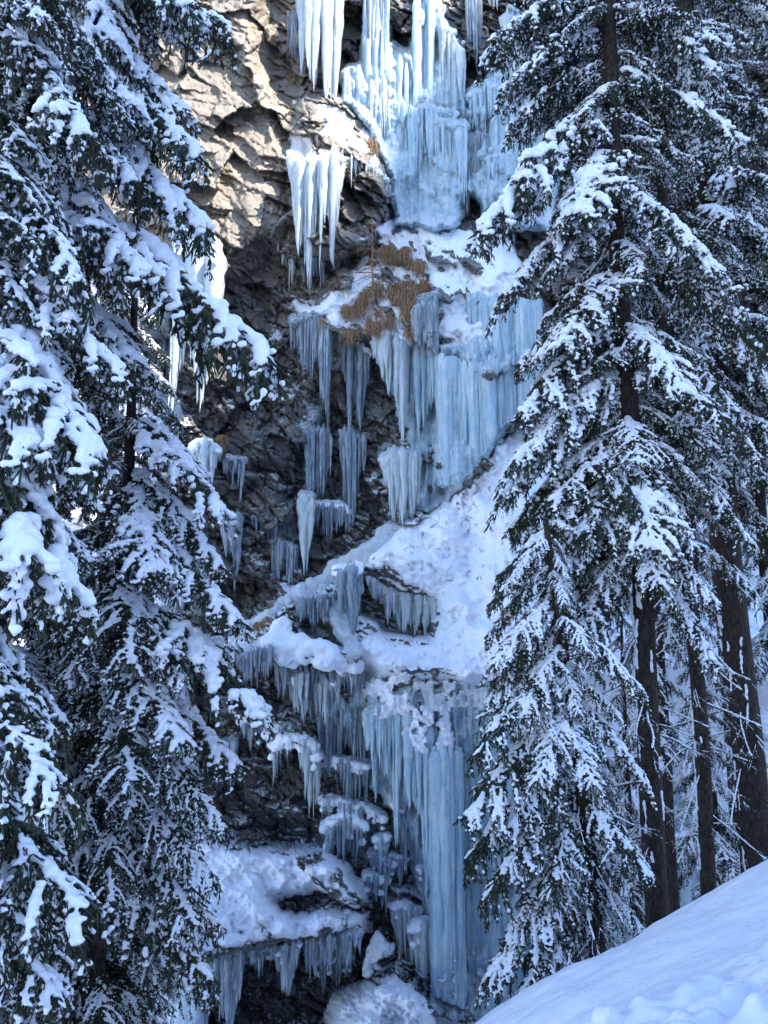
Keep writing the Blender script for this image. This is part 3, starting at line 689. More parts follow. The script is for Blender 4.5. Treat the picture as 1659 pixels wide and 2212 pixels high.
for lab, tp, bt, n, r, m, cp in [
  ('short knobbly icicle fringe between frosted tongue and lower blue curtain', [(730,1450),(790,1440)], [(730,1510),(760,1545),(790,1520)], 34, .09, 'ice_grey', .34),
  ('second row of grey icicles under the fine grey comb', [(700,1640),(750,1650),(795,1660)], [(700,1700),(740,1745),(795,1760)], 50, .08, 'ice_grey', .3),
  ('small icicle cluster just right of the capped icicle knot', [(682,1480),(730,1475)], [(682,1540),(705,1575),(730,1540)], 28, .09, 'ice_white', .34),
  ('stub icicles on the step between broad lump and ribbed curtain', [(850,1740),(890,1760)], [(850,1800),(880,1900),(890,1850)], 26, .09, 'ice_grey', .34),
  ('faint fringe below the slim capped icicle pair', [(800,1850),(850,1870)], [(800,1900),(830,1930),(850,1910)], 26, .08, 'ice_grey', .3),
  ('small white icicles above the snow arch beside the left thicket', [(520,1560),(570,1550)], [(520,1600),(545,1640),(570,1610)], 24, .09, 'ice_grey', .34),
  ('icicle fringe along the left foot of the icy ridge', [(520,1420),(590,1400)], [(520,1480),(560,1500),(590,1460)], 40, .08, 'ice_grey', .0),
  ('grey icicles lining the dark corner left of the snow hump', [(690,2080),(760,2070)], [(690,2150),(730,2160),(760,2130)], 34, .08, 'ice_grey', .3),
  ('slim fringe beneath the hooked snow cap ledge', [(905,1880),(940,1890)], [(905,1960),(940,1990)], 20, .09, 'ice_grey', .28)]:
    ice('ice_curtain', lab, tp, bt, n, r, m, 1.0, mass=.35, cap=cp, spread=.4, icn=26)
ice('snow_arch', 'snow capped arch with long icicle legs on the lower dark rock', [(590,1625),(612,1598),(645,1592),(672,1612),(688,1650)], [(590,1730),(600,1650),(640,1625),(668,1760),(680,1805),(688,1740)], 34, .13, 'ice_white', 1.1, mass=.3, cap=.42, group='snow capped icicle lumps')
ice('snow_lump', 'small capped lump right above the snow capped arch', [(575,1590),(610,1568),(640,1585)], [(575,1625),(600,1700),(640,1610)], 14, .1, 'ice_grey', .8, mass=.2, cap=.34, group='snow capped icicle lumps')
ice('snow_lump', 'broad snow capped lump with dense grey fringe right of the arch', [(706,1800),(745,1765),(790,1790)], [(706,1880),(745,1900),(790,1870)], 60, .09, 'ice_grey', 1.0, mass=.3, cap=.55, icn=45, group='snow capped icicle lumps')
ice('snow_lump', 'slim capped icicle pair between the broad lump and the lower fall', [(810,1815),(838,1812)], [(812,1880),(822,1910),(838,1870)], 10, .13, 'ice_white', 1.3, mass=.3, cap=.3, group='snow capped icicle lumps')
ice('snow_lump', 'snowy slanting lip with fringe above the broad capped lump', [(695,1735),(740,1735),(795,1750),(830,1775)], [(695,1780),(740,1790),(795,1800),(830,1810)], 40, .07, 'ice_grey', .8, mass=.2, cap=.3, group='snow capped icicle lumps')
ice('snow_lump', 'round capped lump with one long icicle over the snow shelf end', [(790,1895),(835,1905)], [(790,1910),(818,1990),(835,1990)], 14, .12, 'ice_grey', 1.1, mass=.3, cap=.38, group='snow capped icicle lumps')
ice('snow_lump', 'hooked snow cap with straight icicles left of the ribbed blue curtain', [(845,1960),(870,1950),(905,1975)], [(845,2040),(858,2110),(880,2060),(905,2000)], 24, .13, 'ice_white', 1.2, mass=.4, cap=.34, group='snow capped icicle lumps')
ice('snow_lump', 'lowest snow capped icicle bundle at the foot of the tall column', [(886,2010),(920,1998),(945,2020)], [(886,2080),(905,2140),(930,2160),(945,2100)], 28, .15, 'ice_white', 1.4, mass=.5, cap=.4, group='snow capped icicle lumps')
clods('snow_wedge', 'wedge of snow standing just above the round snow hump at the bottom', [(815,2015),(850,2040),(845,2060),(810,2075),(835,2110),(785,2110),(795,2050)], 130, .26, 1.2, 12)
ice('ice_curtain', 'icicles under the broad capped lump reaching the snow shelf end', [(835,1850),(880,1860)], [(835,1900),(880,1930)], 26, .08, 'ice_grey', .8, mass=.2, cap=.28)
ice('ice_curtain', 'wide grey icicle curtain hanging under the left end of the snow shelf', [(462,2070),(520,2060)], [(462,2150),(485,2240),(505,2260),(520,2170)], 34, .17, 'ice_grey', .6, mass=.5, minlen=.4, yfix=31.4)
ice('ice_curtain', 'short spikes under the middle of the snow shelf', [(520,2055),(600,2050)], [(520,2110),(540,2130),(600,2090)], 26, .08, 'ice_grey', .6, mass=.1, yfix=31.3)
ice('ice_curtain', 'grey icicle group under the right part of the snow shelf', [(598,2060),(645,2040)], [(598,2140),(625,2160),(645,2120)], 26, .12, 'ice_grey', .6, mass=.4, cap=.3, yfix=31.3)
ice('ice_curtain', 'faint fringe below the tip of the snow shelf', [(660,2040),(780,2020)], [(660,2130),(700,2120),(780,2080)], 46, .08, 'ice_grey', .6, mass=.2, yfix=31.6)
ice('ice_column', 'dim ice column at the bottom behind the left spruce', [(405,2080),(445,2080)], [(405,2260),(445,2260)], 16, .3, 'ice_blue', 2.0, mass=1., body='ice_wall', yfix=31.8)
ice('ice_curtain', 'thin icicles glimpsed in the left spruce edge above the snow shelf', [(480,1610),(512,1600)], [(480,1690),(505,1720),(512,1680)], 18, .09, 'ice_grey', .8, mass=.3)

# ------------------------------------------------------------------ dry grass and small plants on the ledge
def grass_patch(area, n, yoff, seed, lo=.35, hi=.9, hang=1.0):
    r_ = random.Random(seed); V = []; Fc = []
    us = [p[0] for p in area]; vs = [p[1] for p in area]
    k = 0; tries = 0
    while k < n and tries < 40 * n:
        tries += 1
        u = r_.uniform(min(us), max(us)); v = r_.uniform(min(vs), max(vs))
        if sdist(u, v, area) < 0: continue
        if float(fbm(u / 26, v / 26, 3, seed)) < .05: continue
        k += 1
        c = Vector(P(u, v, float(RY(u, v)) - yoff - r_.uniform(0, .3)))
        for _ in range(28):
            a = r_.uniform(0, 6.28); L = r_.uniform(lo, hi) * 1.05; out = r_.uniform(.06, .45)
            d = Vector((math.cos(a) * out, -abs(math.sin(a)) * out - .1, 0)); p = c + Vector((r_.uniform(-.15, .15), r_.uniform(-.1, .1), r_.uniform(-.1, .1)))
            w = Vector((r_.uniform(.014, .034), r_.uniform(-.01, .01), 0)); i0 = len(V)
            pts = [p, p + d * .5 + Vector((0, 0, .16 * L)), p + d * .9 + Vector((0, 0, -.25 * L * hang)), p + d * 1.05 + Vector((0, 0, -.85 * L * hang))]
            for j, q in enumerate(pts):
                ww = w * (1 - j * .3); V.append(tuple(q - ww)); V.append(tuple(q + ww))
            for j in range(3): Fc.append((i0 + 2 * j, i0 + 2 * j + 1, i0 + 2 * j + 3, i0 + 2 * j + 2))
    return V, Fc
def grass(name, label, areas, seed):
    V = []; Fc = []
    for i, (ar, n, yo) in enumerate(areas):
        a, f = grass_patch(ar, n, yo, seed + i); o = len(V); V += a; Fc += [tuple(x + o for x in q) for q in f]
    o = obj(name, mesh_py(name, V, Fc, False), M['grass']); tag(o, label, 'grass', kind='stuff')
grass('dry_grass', 'rust brown dry grass hanging over the ledge in the middle of the cliff', [([(700,665),(760,655),(820,600),(880,590),(930,600),(900,680),(890,730),(840,720),(790,745),(720,735),(695,700)], 80, .9), ([(780,560),(830,510),(880,530),(920,590),(850,610),(790,620)], 30, .8)], 3)
grass('dry_grass', 'few dry grass tufts on the right shoulder of the snowy boulder', [([(575,60),(640,60),(630,240),(600,260)], 4, .2), ([(780,270),(830,330),(820,360),(780,310)], 10, .5)], 13)
grass('dry_grass', 'small brown grass tufts near the star shaped ice cap', [([(455,945),(500,950),(500,975),(460,970)], 6, .6), ([(500,985),(535,985),(535,1010),(505,1010)], 5, .6), ([(555,1345),(590,1335),(590,1370),(560,1370)], 5, .5)], 23)

def tube(V, Fc, pts, rads, n=5):
    o = len(V); m = len(pts)
    for j, (p, r) in enumerate(zip(pts, rads)):
        d = (pts[min(j + 1, m - 1)] - pts[max(j - 1, 0)]).normalized()
        a = d.cross(Vector((0, 0, 1)) if abs(d.z) < .9 else Vector((1, 0, 0))).normalized(); b = d.cross(a)
        for i in range(n):
            t = 2 * math.pi * i / n; V.append(tuple(p + a * (r * math.cos(t)) + b * (r * math.sin(t))))
    for j in range(m - 1):
        for i in range(n):
            x = o + j * n + i; y = o + j * n + (i + 1) % n; Fc.append((x, y, y + n, x + n))
    Fc.append(tuple(o + i for i in range(n))[::-1]); Fc.append(tuple(o + (m - 1) * n + i for i in range(n)))
def sapling(name, label, u, v, vt, seed, mat, spread=1.0):
    r_ = random.Random(seed); y = float(RY(u, v)) - .9; b = Vector(P(u, v, y)); t = Vector(P(u - 2, vt, y)); H_ = (t - b).length
    
    V = []; Fc = []; tube(V, Fc, [(t - b) * (k / 8) + Vector((r_.uniform(-.05, .05), 0, 0)) for k in range(9)], [.06 * (1 - k / 9) + .01 for k in range(9)])
    for k in range(34):
        h = r_.uniform(.15, .95); p = (t - b) * h; a = r_.uniform(0, 6.28); L = H_ * .38 * (1.1 - h) * r_.uniform(.6, 1.2) * spread + .1
        d = Vector((math.cos(a), math.sin(a) * .6, r_.uniform(-.5, .2)))
        q = [p, p + d * L * .5 + Vector((0, 0, -.05)), p + d * L + Vector((0, 0, r_.uniform(-.3, .1)))]
        tube(V, Fc, q, [.022, .016, .006], 4)
        for _ in range(3):
            s = q[1].lerp(q[2], r_.random()); tube(V, Fc, [s, s + Vector((r_.uniform(-.25, .25), r_.uniform(-.2, .2), r_.uniform(-.25, .1)))], [.012, .005], 3)
    o = obj(name, mesh_py(name, V, Fc), mat); o.location = b; tag(o, label, 'bare shrub')
sapling('dead_sapling', 'thin leafless sapling standing in the brown grass on the ledge', 805, 640, 465, 1, M['grass'])
sapling('bare_shrub', 'small frosted bare shrub on the shaded rock left of the grass ledge', 600, 735, 712, 2, M['snow'], 2.2)

# ------------------------------------------------------------------ spruce boughs (prototypes)
def bough_proto(idx, pitch, seed, sparse=0.0, length=3.0, width=1.0, snowy=1.0, fine=1.0):
    r_ = random.Random(seed); V = []; Fc = []; B = []
    th = math.radians(pitch)
    def axis(t):
        x = length * t * math.cos(th); z = -length * t * math.sin(th) + length * (.10 * math.sin(math.pi * t) - .10 * (t ** 3) + .07 * t ** 8)
        return Vector((x, length * .03 * math.sin(t * 5 + seed), z))
    def spindle(p, d, L, r):
        o = len(V); d = d.normalized(); a = d.cross(Vector((0, .3, 1))).normalized(); b = d.cross(a)
        for tt, rr in ((0, .35), (.35, 1.0), (.75, .75)):
            c = p + d * (L * tt) + Vector((0, 0, -.12 * L * tt * tt))
            for i in range(3):
                q = 2.094 * i + tt * 2; V.append(tuple(c + a * (r * rr * math.cos(q)) + b * (r * rr * math.sin(q))))
        V.append(tuple(p + d * L + Vector((0, 0, -.12 * L))))
        for j in (0, 3):
            for i in range(3): Fc.append((o + j + i, o + j + (i + 1) % 3, o + j + 3 + (i + 1) % 3, o + j + 3 + i))
        for i in range(3): Fc.append((o + 6 + i, o + 6 + (i + 1) % 3, o + 9))
        for _ in range(5):    # needles
            s = p + d * (L * r_.uniform(.1, 1)); e = (d * .7 + Vector((r_.uniform(-1, 1), r_.uniform(-1, 1), r_.uniform(-1, 1)))).normalized() * r * 2.3
            w = d.cross(e).normalized() * .004; k = len(V)
            V.extend([tuple(s - w), tuple(s + w), tuple(s + e)]); Fc.append((k, k + 1, k + 2))
    def twig(p, d, L):
        r = r_.uniform(.010, .016); spindle(p, d, L, r)
        if r_.random() < .42 and gate(p) > -.25:
            dn = d.normalized(); u_ = r_.uniform(.2, .7)
            for uu in (u_, u_ + .22): sblob(p + dn * (L * uu) + Vector((0, 0, r * .9)), r_.uniform(.018, .03) / fine, .9)
        for _ in range(r_.choice((1, 2, 2, 3))):
            s = r_.uniform(.2, .7); dd = (d.normalized() + Vector((r_.uniform(-.7, .7), r_.uniform(-.7, .7), r_.uniform(-.5, .2)))); spindle(p + d.normalized() * L * s, dd, L * r_.uniform(.35, .6), r * .85)
    def gate(p):
        return float(fbm(p.x * 2.6 + seed * 3.1, p.y * 3.4 + seed, 3, 900 + seed))
    def sblob(p, r, f=.75):
        r = max(.015, r * fine)
        B.append((p.x, p.y, p.z, r * r_.uniform(.85, 1.15), r * r_.uniform(.85, 1.15), r * f))
    pts = [axis(k / 14) for k in range(15)]
    tube(V, Fc, pts, [.035 * (1 - k / 15) + .008 for k in range(15)], 5)
    nb = len(V)
    N = int(length / .04)
    phs = r_.random() * 10
    for k in range(N):
        t = k / N
        if t < .12: continue
        g = math.sin(t * 9 + phs) + r_.uniform(-.3, .3)
        if g < -.75 * snowy and t < .8: continue
        if gate(axis(t)) < -.30 / snowy and t < .9: continue
        rr = (.085 + .03 * math.sin(t * 17 + phs)) * (1 - .35 * t) * snowy
        sblob(axis(t) + Vector((r_.uniform(-.02, .02), r_.uniform(-.03, .03), rr * .55)), rr)
    nl = int(20 * (1 - sparse * .4))
    for side in (-1, 1):
        for i in range(nl):
            t = .08 + .90 * (i + r_.uniform(.1, .9)) / nl
            ll = (1.05 * math.sin(min(1, (1.02 - t) * 1.5 + .12) * math.pi / 2) * (.45 + .55 * min(1, t * 2.2)) + .08) * width * r_.uniform(.4, 1.15)
            p0 = axis(t); dirx = (axis(min(1, t + .03)) - axis(t)).normalized()
            ang = math.radians(r_.uniform(34, 78)); d = (dirx * math.cos(ang) + Vector((0, side, 0)) * math.sin(ang)); d.z *= .8
            m = max(3, int(ll / .07)); prev = p0; curve = [p0]
            droop = r_.uniform(.2, .85); wq = r_.uniform(-.13, .13); wp = r_.random() * 6
            for j in range(1, m + 1):
                s = j / m
                q = p0 + d * (ll * s) + Vector((0, 0, -droop * ll * s * s)) + Vector((wq * math.sin(s * 3.5 + wp), 0, .4 * wq * math.sin(s * 5 + wp * 2))) * ll
                curve.append(q)
            tube(V, Fc, [curve[0], curve[m // 2], curve[-1]], [.014, .009, .005], 3)
            bare = r_.random() < .18 + .25 * sparse
            pn = r_.random() * 6
            for j in range(1, m + 1):
                q = curve[j]; s = j / m
                fwd = (curve[j] - curve[j - 1]).normalized()
                perp = Vector((-fwd.y, fwd.x, 0))
                for sg in (-1, 1):
                    if r_.random() < .2 * sparse: continue
                    L = r_.uniform(.09, .19) * (1.15 - .35 * s)
                    twig(q, fwd * .8 + perp * sg * .8 + Vector((0, 0, r_.uniform(-.9, -.1))), L)
                if r_.random() < .62:      # pendulous twigs
                    L = r_.uniform(.14, .36); e = q + Vector((r_.uniform(-.05, .05), r_.uniform(-.05, .05), -L))
                    twig(q, Vector((r_.uniform(-.2, .2), r_.uniform(-.2, .2), -1)), L)
                    twig(q.lerp(e, .4), Vector((r_.uniform(-1, 1), r_.uniform(-1, 1), -1.2)), L * .5)
                    twig(q.lerp(e, .75), Vector((r_.uniform(-1, 1), r_.uniform(-1, 1), -1.2)), L * .45)
                    if r_.random() < .85 * snowy:
                        x = q.lerp(e, r_.uniform(.2, .9)); sblob(x + Vector((r_.uniform(-.03, .03), r_.uniform(-.03, .03), .01)), r_.uniform(.02, .044), 1.3)
                gt = gate(q)
                if not bare and gt > -.24 / snowy and math.sin(s * 7 + pn) > -.9:
                    for h in (0, .5):
                        x = curve[j - 1].lerp(q, h); rr = (.050 - .012 * s) * r_.uniform(.7, 1.25) * snowy * (1 + 1.3 * max(0, min(.5, gt)))
                        sblob(x + Vector((0, 0, rr * .6)), rr)
                    if r_.random() < .85:
                        rr = r_.uniform(.026, .05) * snowy; x = q + perp * r_.choice((-1, 1)) * r_.uniform(.04, .11) + fwd * .05 + Vector((0, 0, -.01))
                        sblob(x, rr)
            twig(curve[-1], curve[-1] - curve[-2], .16)
    # top-side twigs at the tip
    for k in range(10): twig(axis(.9 + .01 * k), (axis(1) - axis(.95)) + Vector((0, r_.uniform(-.1, .1), r_.uniform(-.05, .02))), .16)
    for k in range(int(70 * (1 + snowy))):
        t = r_.uniform(.05, .8); q = axis(t) + Vector((r_.uniform(-.1, .1), r_.uniform(-.12, .12), -r_.uniform(.02, .22))); twig(q, Vector((r_.uniform(-.5, .8), r_.uniform(-.7, .7), -1)), r_.uniform(.12, .22))
    me = mesh_py('bough', V, Fc, False)
    me.materials.append(M['needles']); me.materials.append(M['bark'])
    sm = blob_mesh('snow_load', B, .019, 1, .022, .07); sm.materials.append(M['snow'])
    return me, sm, axis(1).length, math.asin(-axis(1).normalized().z)
PROTO = []
for cls, pitch in enumerate((12, 32, 52)):
    for k in range(3):
        PROTO.append((pitch, 'n') + bough_proto(cls * 3 + k, pitch, 100 + cls * 10 + k, fine=.9, width=.9))
for cls, pitch in enumerate((15, 42)):
    for k in range(2):
        PROTO.append((pitch, 's') + bough_proto(20 + cls * 2 + k, pitch, 200 + cls * 10 + k, sparse=.3, snowy=1.0, width=.85, fine=.74))
for cls, pitch in enumerate((8, 25, 38, 48, 62)):
    PROTO.append((pitch, 'h') + bough_proto(30 + cls, pitch, 300 + cls * 10, snowy=1.3, width=.75, fine=.86))
for cls, pitch in enumerate((25, 50)):
    PROTO.append((pitch, 'b') + bough_proto(40 + cls, pitch, 400 + cls * 10, snowy=1.6, width=.8))

def dead_proto(seed):
    r_ = random.Random(seed); V = []; Fc = []; B = []
    def run(p, d, L, r, depth):
        n = 7; pts = [p]; dd = d.normalized()
        for k in range(n):
            dd = (dd + Vector((r_.uniform(-.12, .12), r_.uniform(-.12, .12), r_.uniform(-.10, .06)))).normalized(); pts.append(pts[-1] + dd * (L / n))
        tube(V, Fc, pts, [r * (1 - .85 * k / n) for k in range(n + 1)], 4)
        for a, b in zip(pts, pts[1:]):
            m = max(2, int((b - a).length / .03))
            for k in range(m):
                if True: q = a.lerp(b, k / m); rr = max(.012, r * 1.1) * r_.uniform(.7, 1.2); B.append((q.x, q.y, q.z + rr * .9, rr, rr, rr))
        if depth < 2:
            for _ in range(5 if depth == 0 else 3):
                k = r_.randrange(1, n); e = (dd + Vector((r_.uniform(-.4, .8), r_.uniform(-1, 1), r_.uniform(-.6, .3)))).normalized(); run(pts[k], e, L * r_.uniform(.25, .5), r * .5, depth + 1)
    run(Vector((0, 0, 0)), Vector((1, 0, -.25)), 2.0, .022, 0)
    me = mesh_py('bare_branch', V, Fc); me.materials.append(M['bark'])
    sm = blob_mesh('snow_line', B, .014, 1); sm.materials.append(M['snow'])
    return me, sm
DEAD = [dead_proto(s) for s in range(5)]

# ------------------------------------------------------------------ ground
def crest(x): return -3.70 + .64 * x + .10 * np.sin(x * 1.3 + .5) - .02 * np.clip(x - 1, 0, 9) ** 2
def gz(x, y):
    x = np.asarray(x, float); y = np.asarray(y, float)
    c = crest(np.clip(x, -30, 9))
    z = np.where(y < 6, c + .3 * (6 - np.clip(y, -4, 6)), c - .55 * np.clip(y - 6, 0, 1.5) ** 2 / 1.5 * .5 - 1.0 * np.clip(y - 7.5, 0, 60))
    return np.maximum(z, -23.0 + 1.2 * fbm(x / 9, y / 9, 3, 5))
def build_ground():
    xs = np.concatenate([np.arange(-160, -14, 4.), np.arange(-14, 14, .35), np.arange(14, 160, 4.)]); ys = np.concatenate([np.arange(-120, -2, 4.), np.arange(-2, 16, .35), np.arange(16, 60, 2.)])
    X, Y = np.meshgrid(xs, ys); Z = gz(X, Y)
    near = (X > -3.4) & (X < 7.8) & (Y > 1.2) & (Y < 9.3)
    Z = Z + .5 * fbm(X / 3, Y / 3, 3, 7) * (~near) * np.clip((np.abs(Y - 5) - 4) / 6, 0, 1) - .25 * near
    o = obj('ground', mesh_np('ground', np.stack([X, Y, Z], -1).reshape(-1, 3), grid_faces(len(xs), len(ys))[:, ::-1]), M['snow_bank']); tag(o, kind='structure')
build_ground()
def build_bank():
    xs = np.arange(-4, 8.4, .022); ys = np.arange(.8, 9.6, .022)
    X, Y = np.meshgrid(xs, ys); Z = gz(X, Y)
    Z = Z + .10 * fbm(X / 1.1, Y / 1.1, 4, 3) + .008 * fbm(X / .12, Y / .12, 3, 4)
    # shovelled, lumpy snow on the near side of a diagonal line
    d = (5.45 - .02 * X) - Y + .35 * fbm(X / .8, Y / .8, 3, 8)
    rough = sstep(.0, .5, d)
    wx = X + .12 * fbm(X / .2, Y / .2, 3, 21); wy = Y + .12 * fbm(X / .2, Y / .2, 3, 22)
    h1, e1 = facet(wx / .34, wy / .30, 61, .8); h2, e2 = facet(wx / .13, wy / .13, 65, .8)
    lump = np.sqrt(np.clip(e1 * 1.6, 0, 1)) * np.clip(h1 + .1, 0, 1) * .17 + np.sqrt(np.clip(e2 * 1.6, 0, 1)) * np.clip(h2 + .1, 0, 1) * .055
    lump = blur(lump, 3)
    Z = Z + rough * (lump + .09 * fbm(X / .35, Y / .35, 4, 66) + .05)
    rb = random.Random(3)
    for _ in range(420):
        cx = rb.uniform(.3, 8); cy = rb.uniform(2.2, 5.2); rr_ = rb.choice((.03, .05, .05, .08, .12, .2)) * rb.uniform(.7, 1.3)
        i0, i1 = np.searchsorted(xs, (cx - rr_, cx + rr_)); j0, j1 = np.searchsorted(ys, (cy - rr_, cy + rr_))
        xx = X[j0:j1, i0:i1]; yy = Y[j0:j1, i0:i1]
        q = ((xx - cx) ** 2 + ((yy - cy) * rb.uniform(.8, 1.3)) ** 2) / rr_ ** 2 + .5 * fbm(xx / rr_ / .8, yy / rr_ / .8, 2, 77)
        Z[j0:j1, i0:i1] += rough[j0:j1, i0:i1] * np.sqrt(np.clip(1 - q, 0, 1)) * rr_ * .55
    edge = np.minimum(np.minimum(X + 4, 8.4 - X), np.minimum(Y - .8, 9.6 - Y)); Z = Z - .35 * np.clip(1 - edge / .5, 0, 1)
    o = obj('snow_bank', mesh_np('snow_bank', np.stack([X, Y, Z], -1).reshape(-1, 3), grid_faces(len(xs), len(ys))[:, ::-1]), M['snow_bank']); tag(o, kind='structure')
build_bank()

# ------------------------------------------------------------------ spruces
def place(parent, root, d_az, pitch, length, style, r_, yk=1.0):
    c = [p for p in PROTO if p[1] == style] ; c.sort(key=lambda p: abs(p[0] - pitch)); best = abs(c[0][0] - pitch)
    c = [p for p in c if abs(p[0] - pitch) <= best + 6]
    _, _, me, sm, L, ap = r_.choice(c)
    s = length / L
    o = obj('bough', me, None, parent); o.location = root
    o.rotation_mode = 'XYZ'
    Rm = Matrix.Rotation(d_az, 4, 'Z') @ Matrix.Rotation(math.radians(pitch) - ap, 4, 'Y')
    o.rotation_euler = Rm.to_euler()
    sy = s * r_.uniform(.85, 1.15) * (1 if r_.random() < .5 else -1)
    if length > 3.6: sy *= .85
    sy *= yk
    o.scale = (s, sy, s * .95)
    k = obj('snow_load', sm, None, o)
    return o
def spruce(name, label, u, v, Y, vtop, r0, r1, crown, lens, nb, droop, seed, explicit=(), style='n', skip_cam=.0, dead=(0, 0, 0), azr=None, lean=0.0, rlim=1.0, group='snow laden spruces'):
    """u, v: where the trunk meets the snow; crown: (v_low, v_high); lens: bough length at the low and high end"""
    r_ = random.Random(seed)
    bx, by, bz = P(u, v, Y); zt = P(u, vtop, Y)[2]; g = float(gz(bx, by)) - .3
    base = Vector((bx, by, g)); root = empty(name, base); tag(root, label, 'tree', group)
    V = []; Fc = []; n = 24; H_ = zt - g
    pts = []; rads = []
    for k in range(n + 1):
        t = k / n; z = H_ * t
        frac = t
        pts.append(Vector((lean * z + .05 * math.sin(z * .5 + seed), .05 * math.cos(z * .4), z)))
        zz = (g + z - bz) / max(.1, zt - bz); rads.append(max(.02, r0 + (r1 - r0) * max(-.3, min(1, zz))) * (1 + .05 * r_.uniform(-1, 1)))
    tube(V, Fc, pts, rads, 18)
    obj('trunk', mesh_py('trunk', V, Fc), M['bark'], root)
    if dead[0]:
        B = []
        za = P(u, dead[2] + 60, Y)[2] - g; zb_ = P(u, dead[1] - 150, Y)[2] - g
        for _ in range(26):
            z = r_.uniform(za, zb_); a = math.pi + r_.uniform(-.5, .5) if r_.random() < .7 else r_.uniform(3.2, 6.2); m = r_.randrange(2, 14)
            for j in range(m):
                rr = r_.uniform(.018, .04); zz = z + j * .045; rad = r0 * .97; a += r_.uniform(-.05, .05)
                B.append((lean * zz + rad * math.cos(a) + .05 * math.sin(zz * .5 + seed), rad * math.sin(a) + .05 * math.cos(zz * .4), zz, rr, rr, rr * 1.5))
        obj('snow_patches', blob_mesh('snow_patches', B, .02, 1, .02, .08), M['snow'], root)
    zl = P(u, crown[0], Y)[2] - g; zh = P(u, crown[1], Y)[2] - g
    az = r_.random() * 6.28
    for k in range(nb):
        t = (k + r_.random()) / nb; z = zl + (zh - zl) * t
        az += 2.4 + r_.uniform(-.5, .5)
        a = az % (2 * math.pi)
        if azr: a = r_.uniform(*azr)
        if skip_cam and abs(((a + math.pi / 2 + math.pi) % (2 * math.pi)) - math.pi) < .7 and r_.random() < skip_cam * (1 if t < .45 or u > 1400 else .2): a += math.pi * r_.uniform(.5, 1.5)
        L = (lens[0] + (lens[1] - lens[0]) * t) * r_.uniform(.6, 1.2) * (rlim + (.25 if t < .45 else 0) if math.cos(a) > .2 and rlim < 1 else 1)
        place(root, (lean * z + math.cos(a) * .05, math.sin(a) * .05, z), a, droop[0] + (droop[1] - droop[0]) * t + r_.uniform(-14, 14), L, style, r_)
    for e in explicit:
        tu, tv, ty, rv = e[:4]; st = e[4] if len(e) > 4 else style
        tip = Vector(P(tu, tv, Y + ty)) - base; rz = P(u, rv, Y)[2] - g
        d = tip - Vector((lean * rz, 0, rz)); L = d.length
        place(root, (lean * rz, 0, rz), math.atan2(d.y, d.x), math.degrees(math.asin(-d.z / L)), L, st, r_, e[5] if len(e) > 5 else 1.0)
    nd_, va, vb = dead
    for k in range(nd_):
        z = P(u, va + (vb - va) * r_.random(), Y)[2] - g; a = r_.uniform(0, 6.28); me, sm = r_.choice(DEAD)
        o = obj('bare_branch', me, None, root); o.location = (lean * z + math.cos(a) * r0 * .6, math.sin(a) * r0 * .6, z); o.rotation_euler = (0, r_.uniform(-.15, .45), a)
        s = r_.uniform(.3, .95) * (.7 if r0 < .15 else 1); o.scale = (s, s, s); obj('snow_line', sm, None, o)
    return root
# right side
spruce('spruce_tree', 'tall straight spruce with reddish trunk, snowy boughs reaching left over the fall', 1425, 1975, 15, -250, .225, .14, (1230, -150), (2.2, 2.3), 62, (48, 34), 21,
  [(1055,105,-.6,-30),(1078,215,-.3,60),(1032,520,-1.0,230,'h'),(1095,300,.4,130),(1085,650,-.5,420),(1120,800,.3,600),(1118,905,-.6,700),(1085,1080,-.2,850),(1100,1150,.5,930),(1130,450,-.8,250,'h'),
   (1560,170,-.9,20,'h'),(1600,330,-.5,150,'h'),(1560,600,-1.2,420,'h'),(1650,760,-.3,560),(1230,480,-1.7,330,'h'),(1210,760,-1.5,600),(1480,860,-1.5,700,'h'),(1400,1200,-1.6,980,'h'),(1250,1180,-1.2,980),(1080,1250,-.4,1040),(1140,1340,.2,1120),(1200,1430,-.8,1200),(1240,1300,.8,1100),(1160,1180,.9,960),(1120,1420,.6,1180),(1220,1240,-.9,1040),(1180,1080,.8,880),(1280,1400,.9,1220),(1110,1010,-.9,800),(1500,1190,-.8,1010)], 'n', .75, (16, 1250, 1900))
spruce('spruce_tree', 'slender grey brown spruce trunk with bare lower twigs, second from the right', 1533, 1925, 17, -200, .17, .10, (1180, 100), (2.0, 2.0), 44, (44, 36), 22,
  [(1640,1000,-.8,800),(1590,900,-1.2,760),(1440,1150,-.8,950),(1620,1180,-.9,1000),(1370,1100,-1.0,930),(1450,1400,-.6,1230)], 's', .5, (34, 1150, 1880))
spruce('spruce_tree', 'thickest darkest spruce trunk at the right edge, patched with snow', 1632, 1880, 18.5, -300, .37, .22, (1040, -150), (2.4, 3.0), 60, (44, 34), 23,
  [(1700,600,-1.,400),(1540,700,-1.4,500),(1590,420,-1.,250),(1500,350,-.6,200),(1700,900,-1.,700)], 'n', .5, (30, 1150, 1850))
spruce('spruce_tree', 'small leaning spruce with a bushy snow covered crown low on the right', 1318, 2050, 13.2, 1120, .14, .05, (1990, 1150), (1.6, 1.65), 64, (58, 50), 24,
  [(1002,1770,-.5,1560),(1045,1950,-.5,1700),(1055,2130,-.3,1850),(1065,1480,-.2,1320),(1075,1350,.2,1220),(1030,1640,-.8,1450),(1110,2180,-.6,1950),(1100,1800,-.8,1620),(1130,1560,-.7,1390),(1090,2040,-.2,1820),(1010,1860,.2,1640),(1160,1700,-1.,1520),(1180,1950,-.9,1750),(1390,1500,-.6,1350),(1400,1700,-.3,1500)], 'n', .95, (20, 1700, 2030), lean=-.075, rlim=.6)
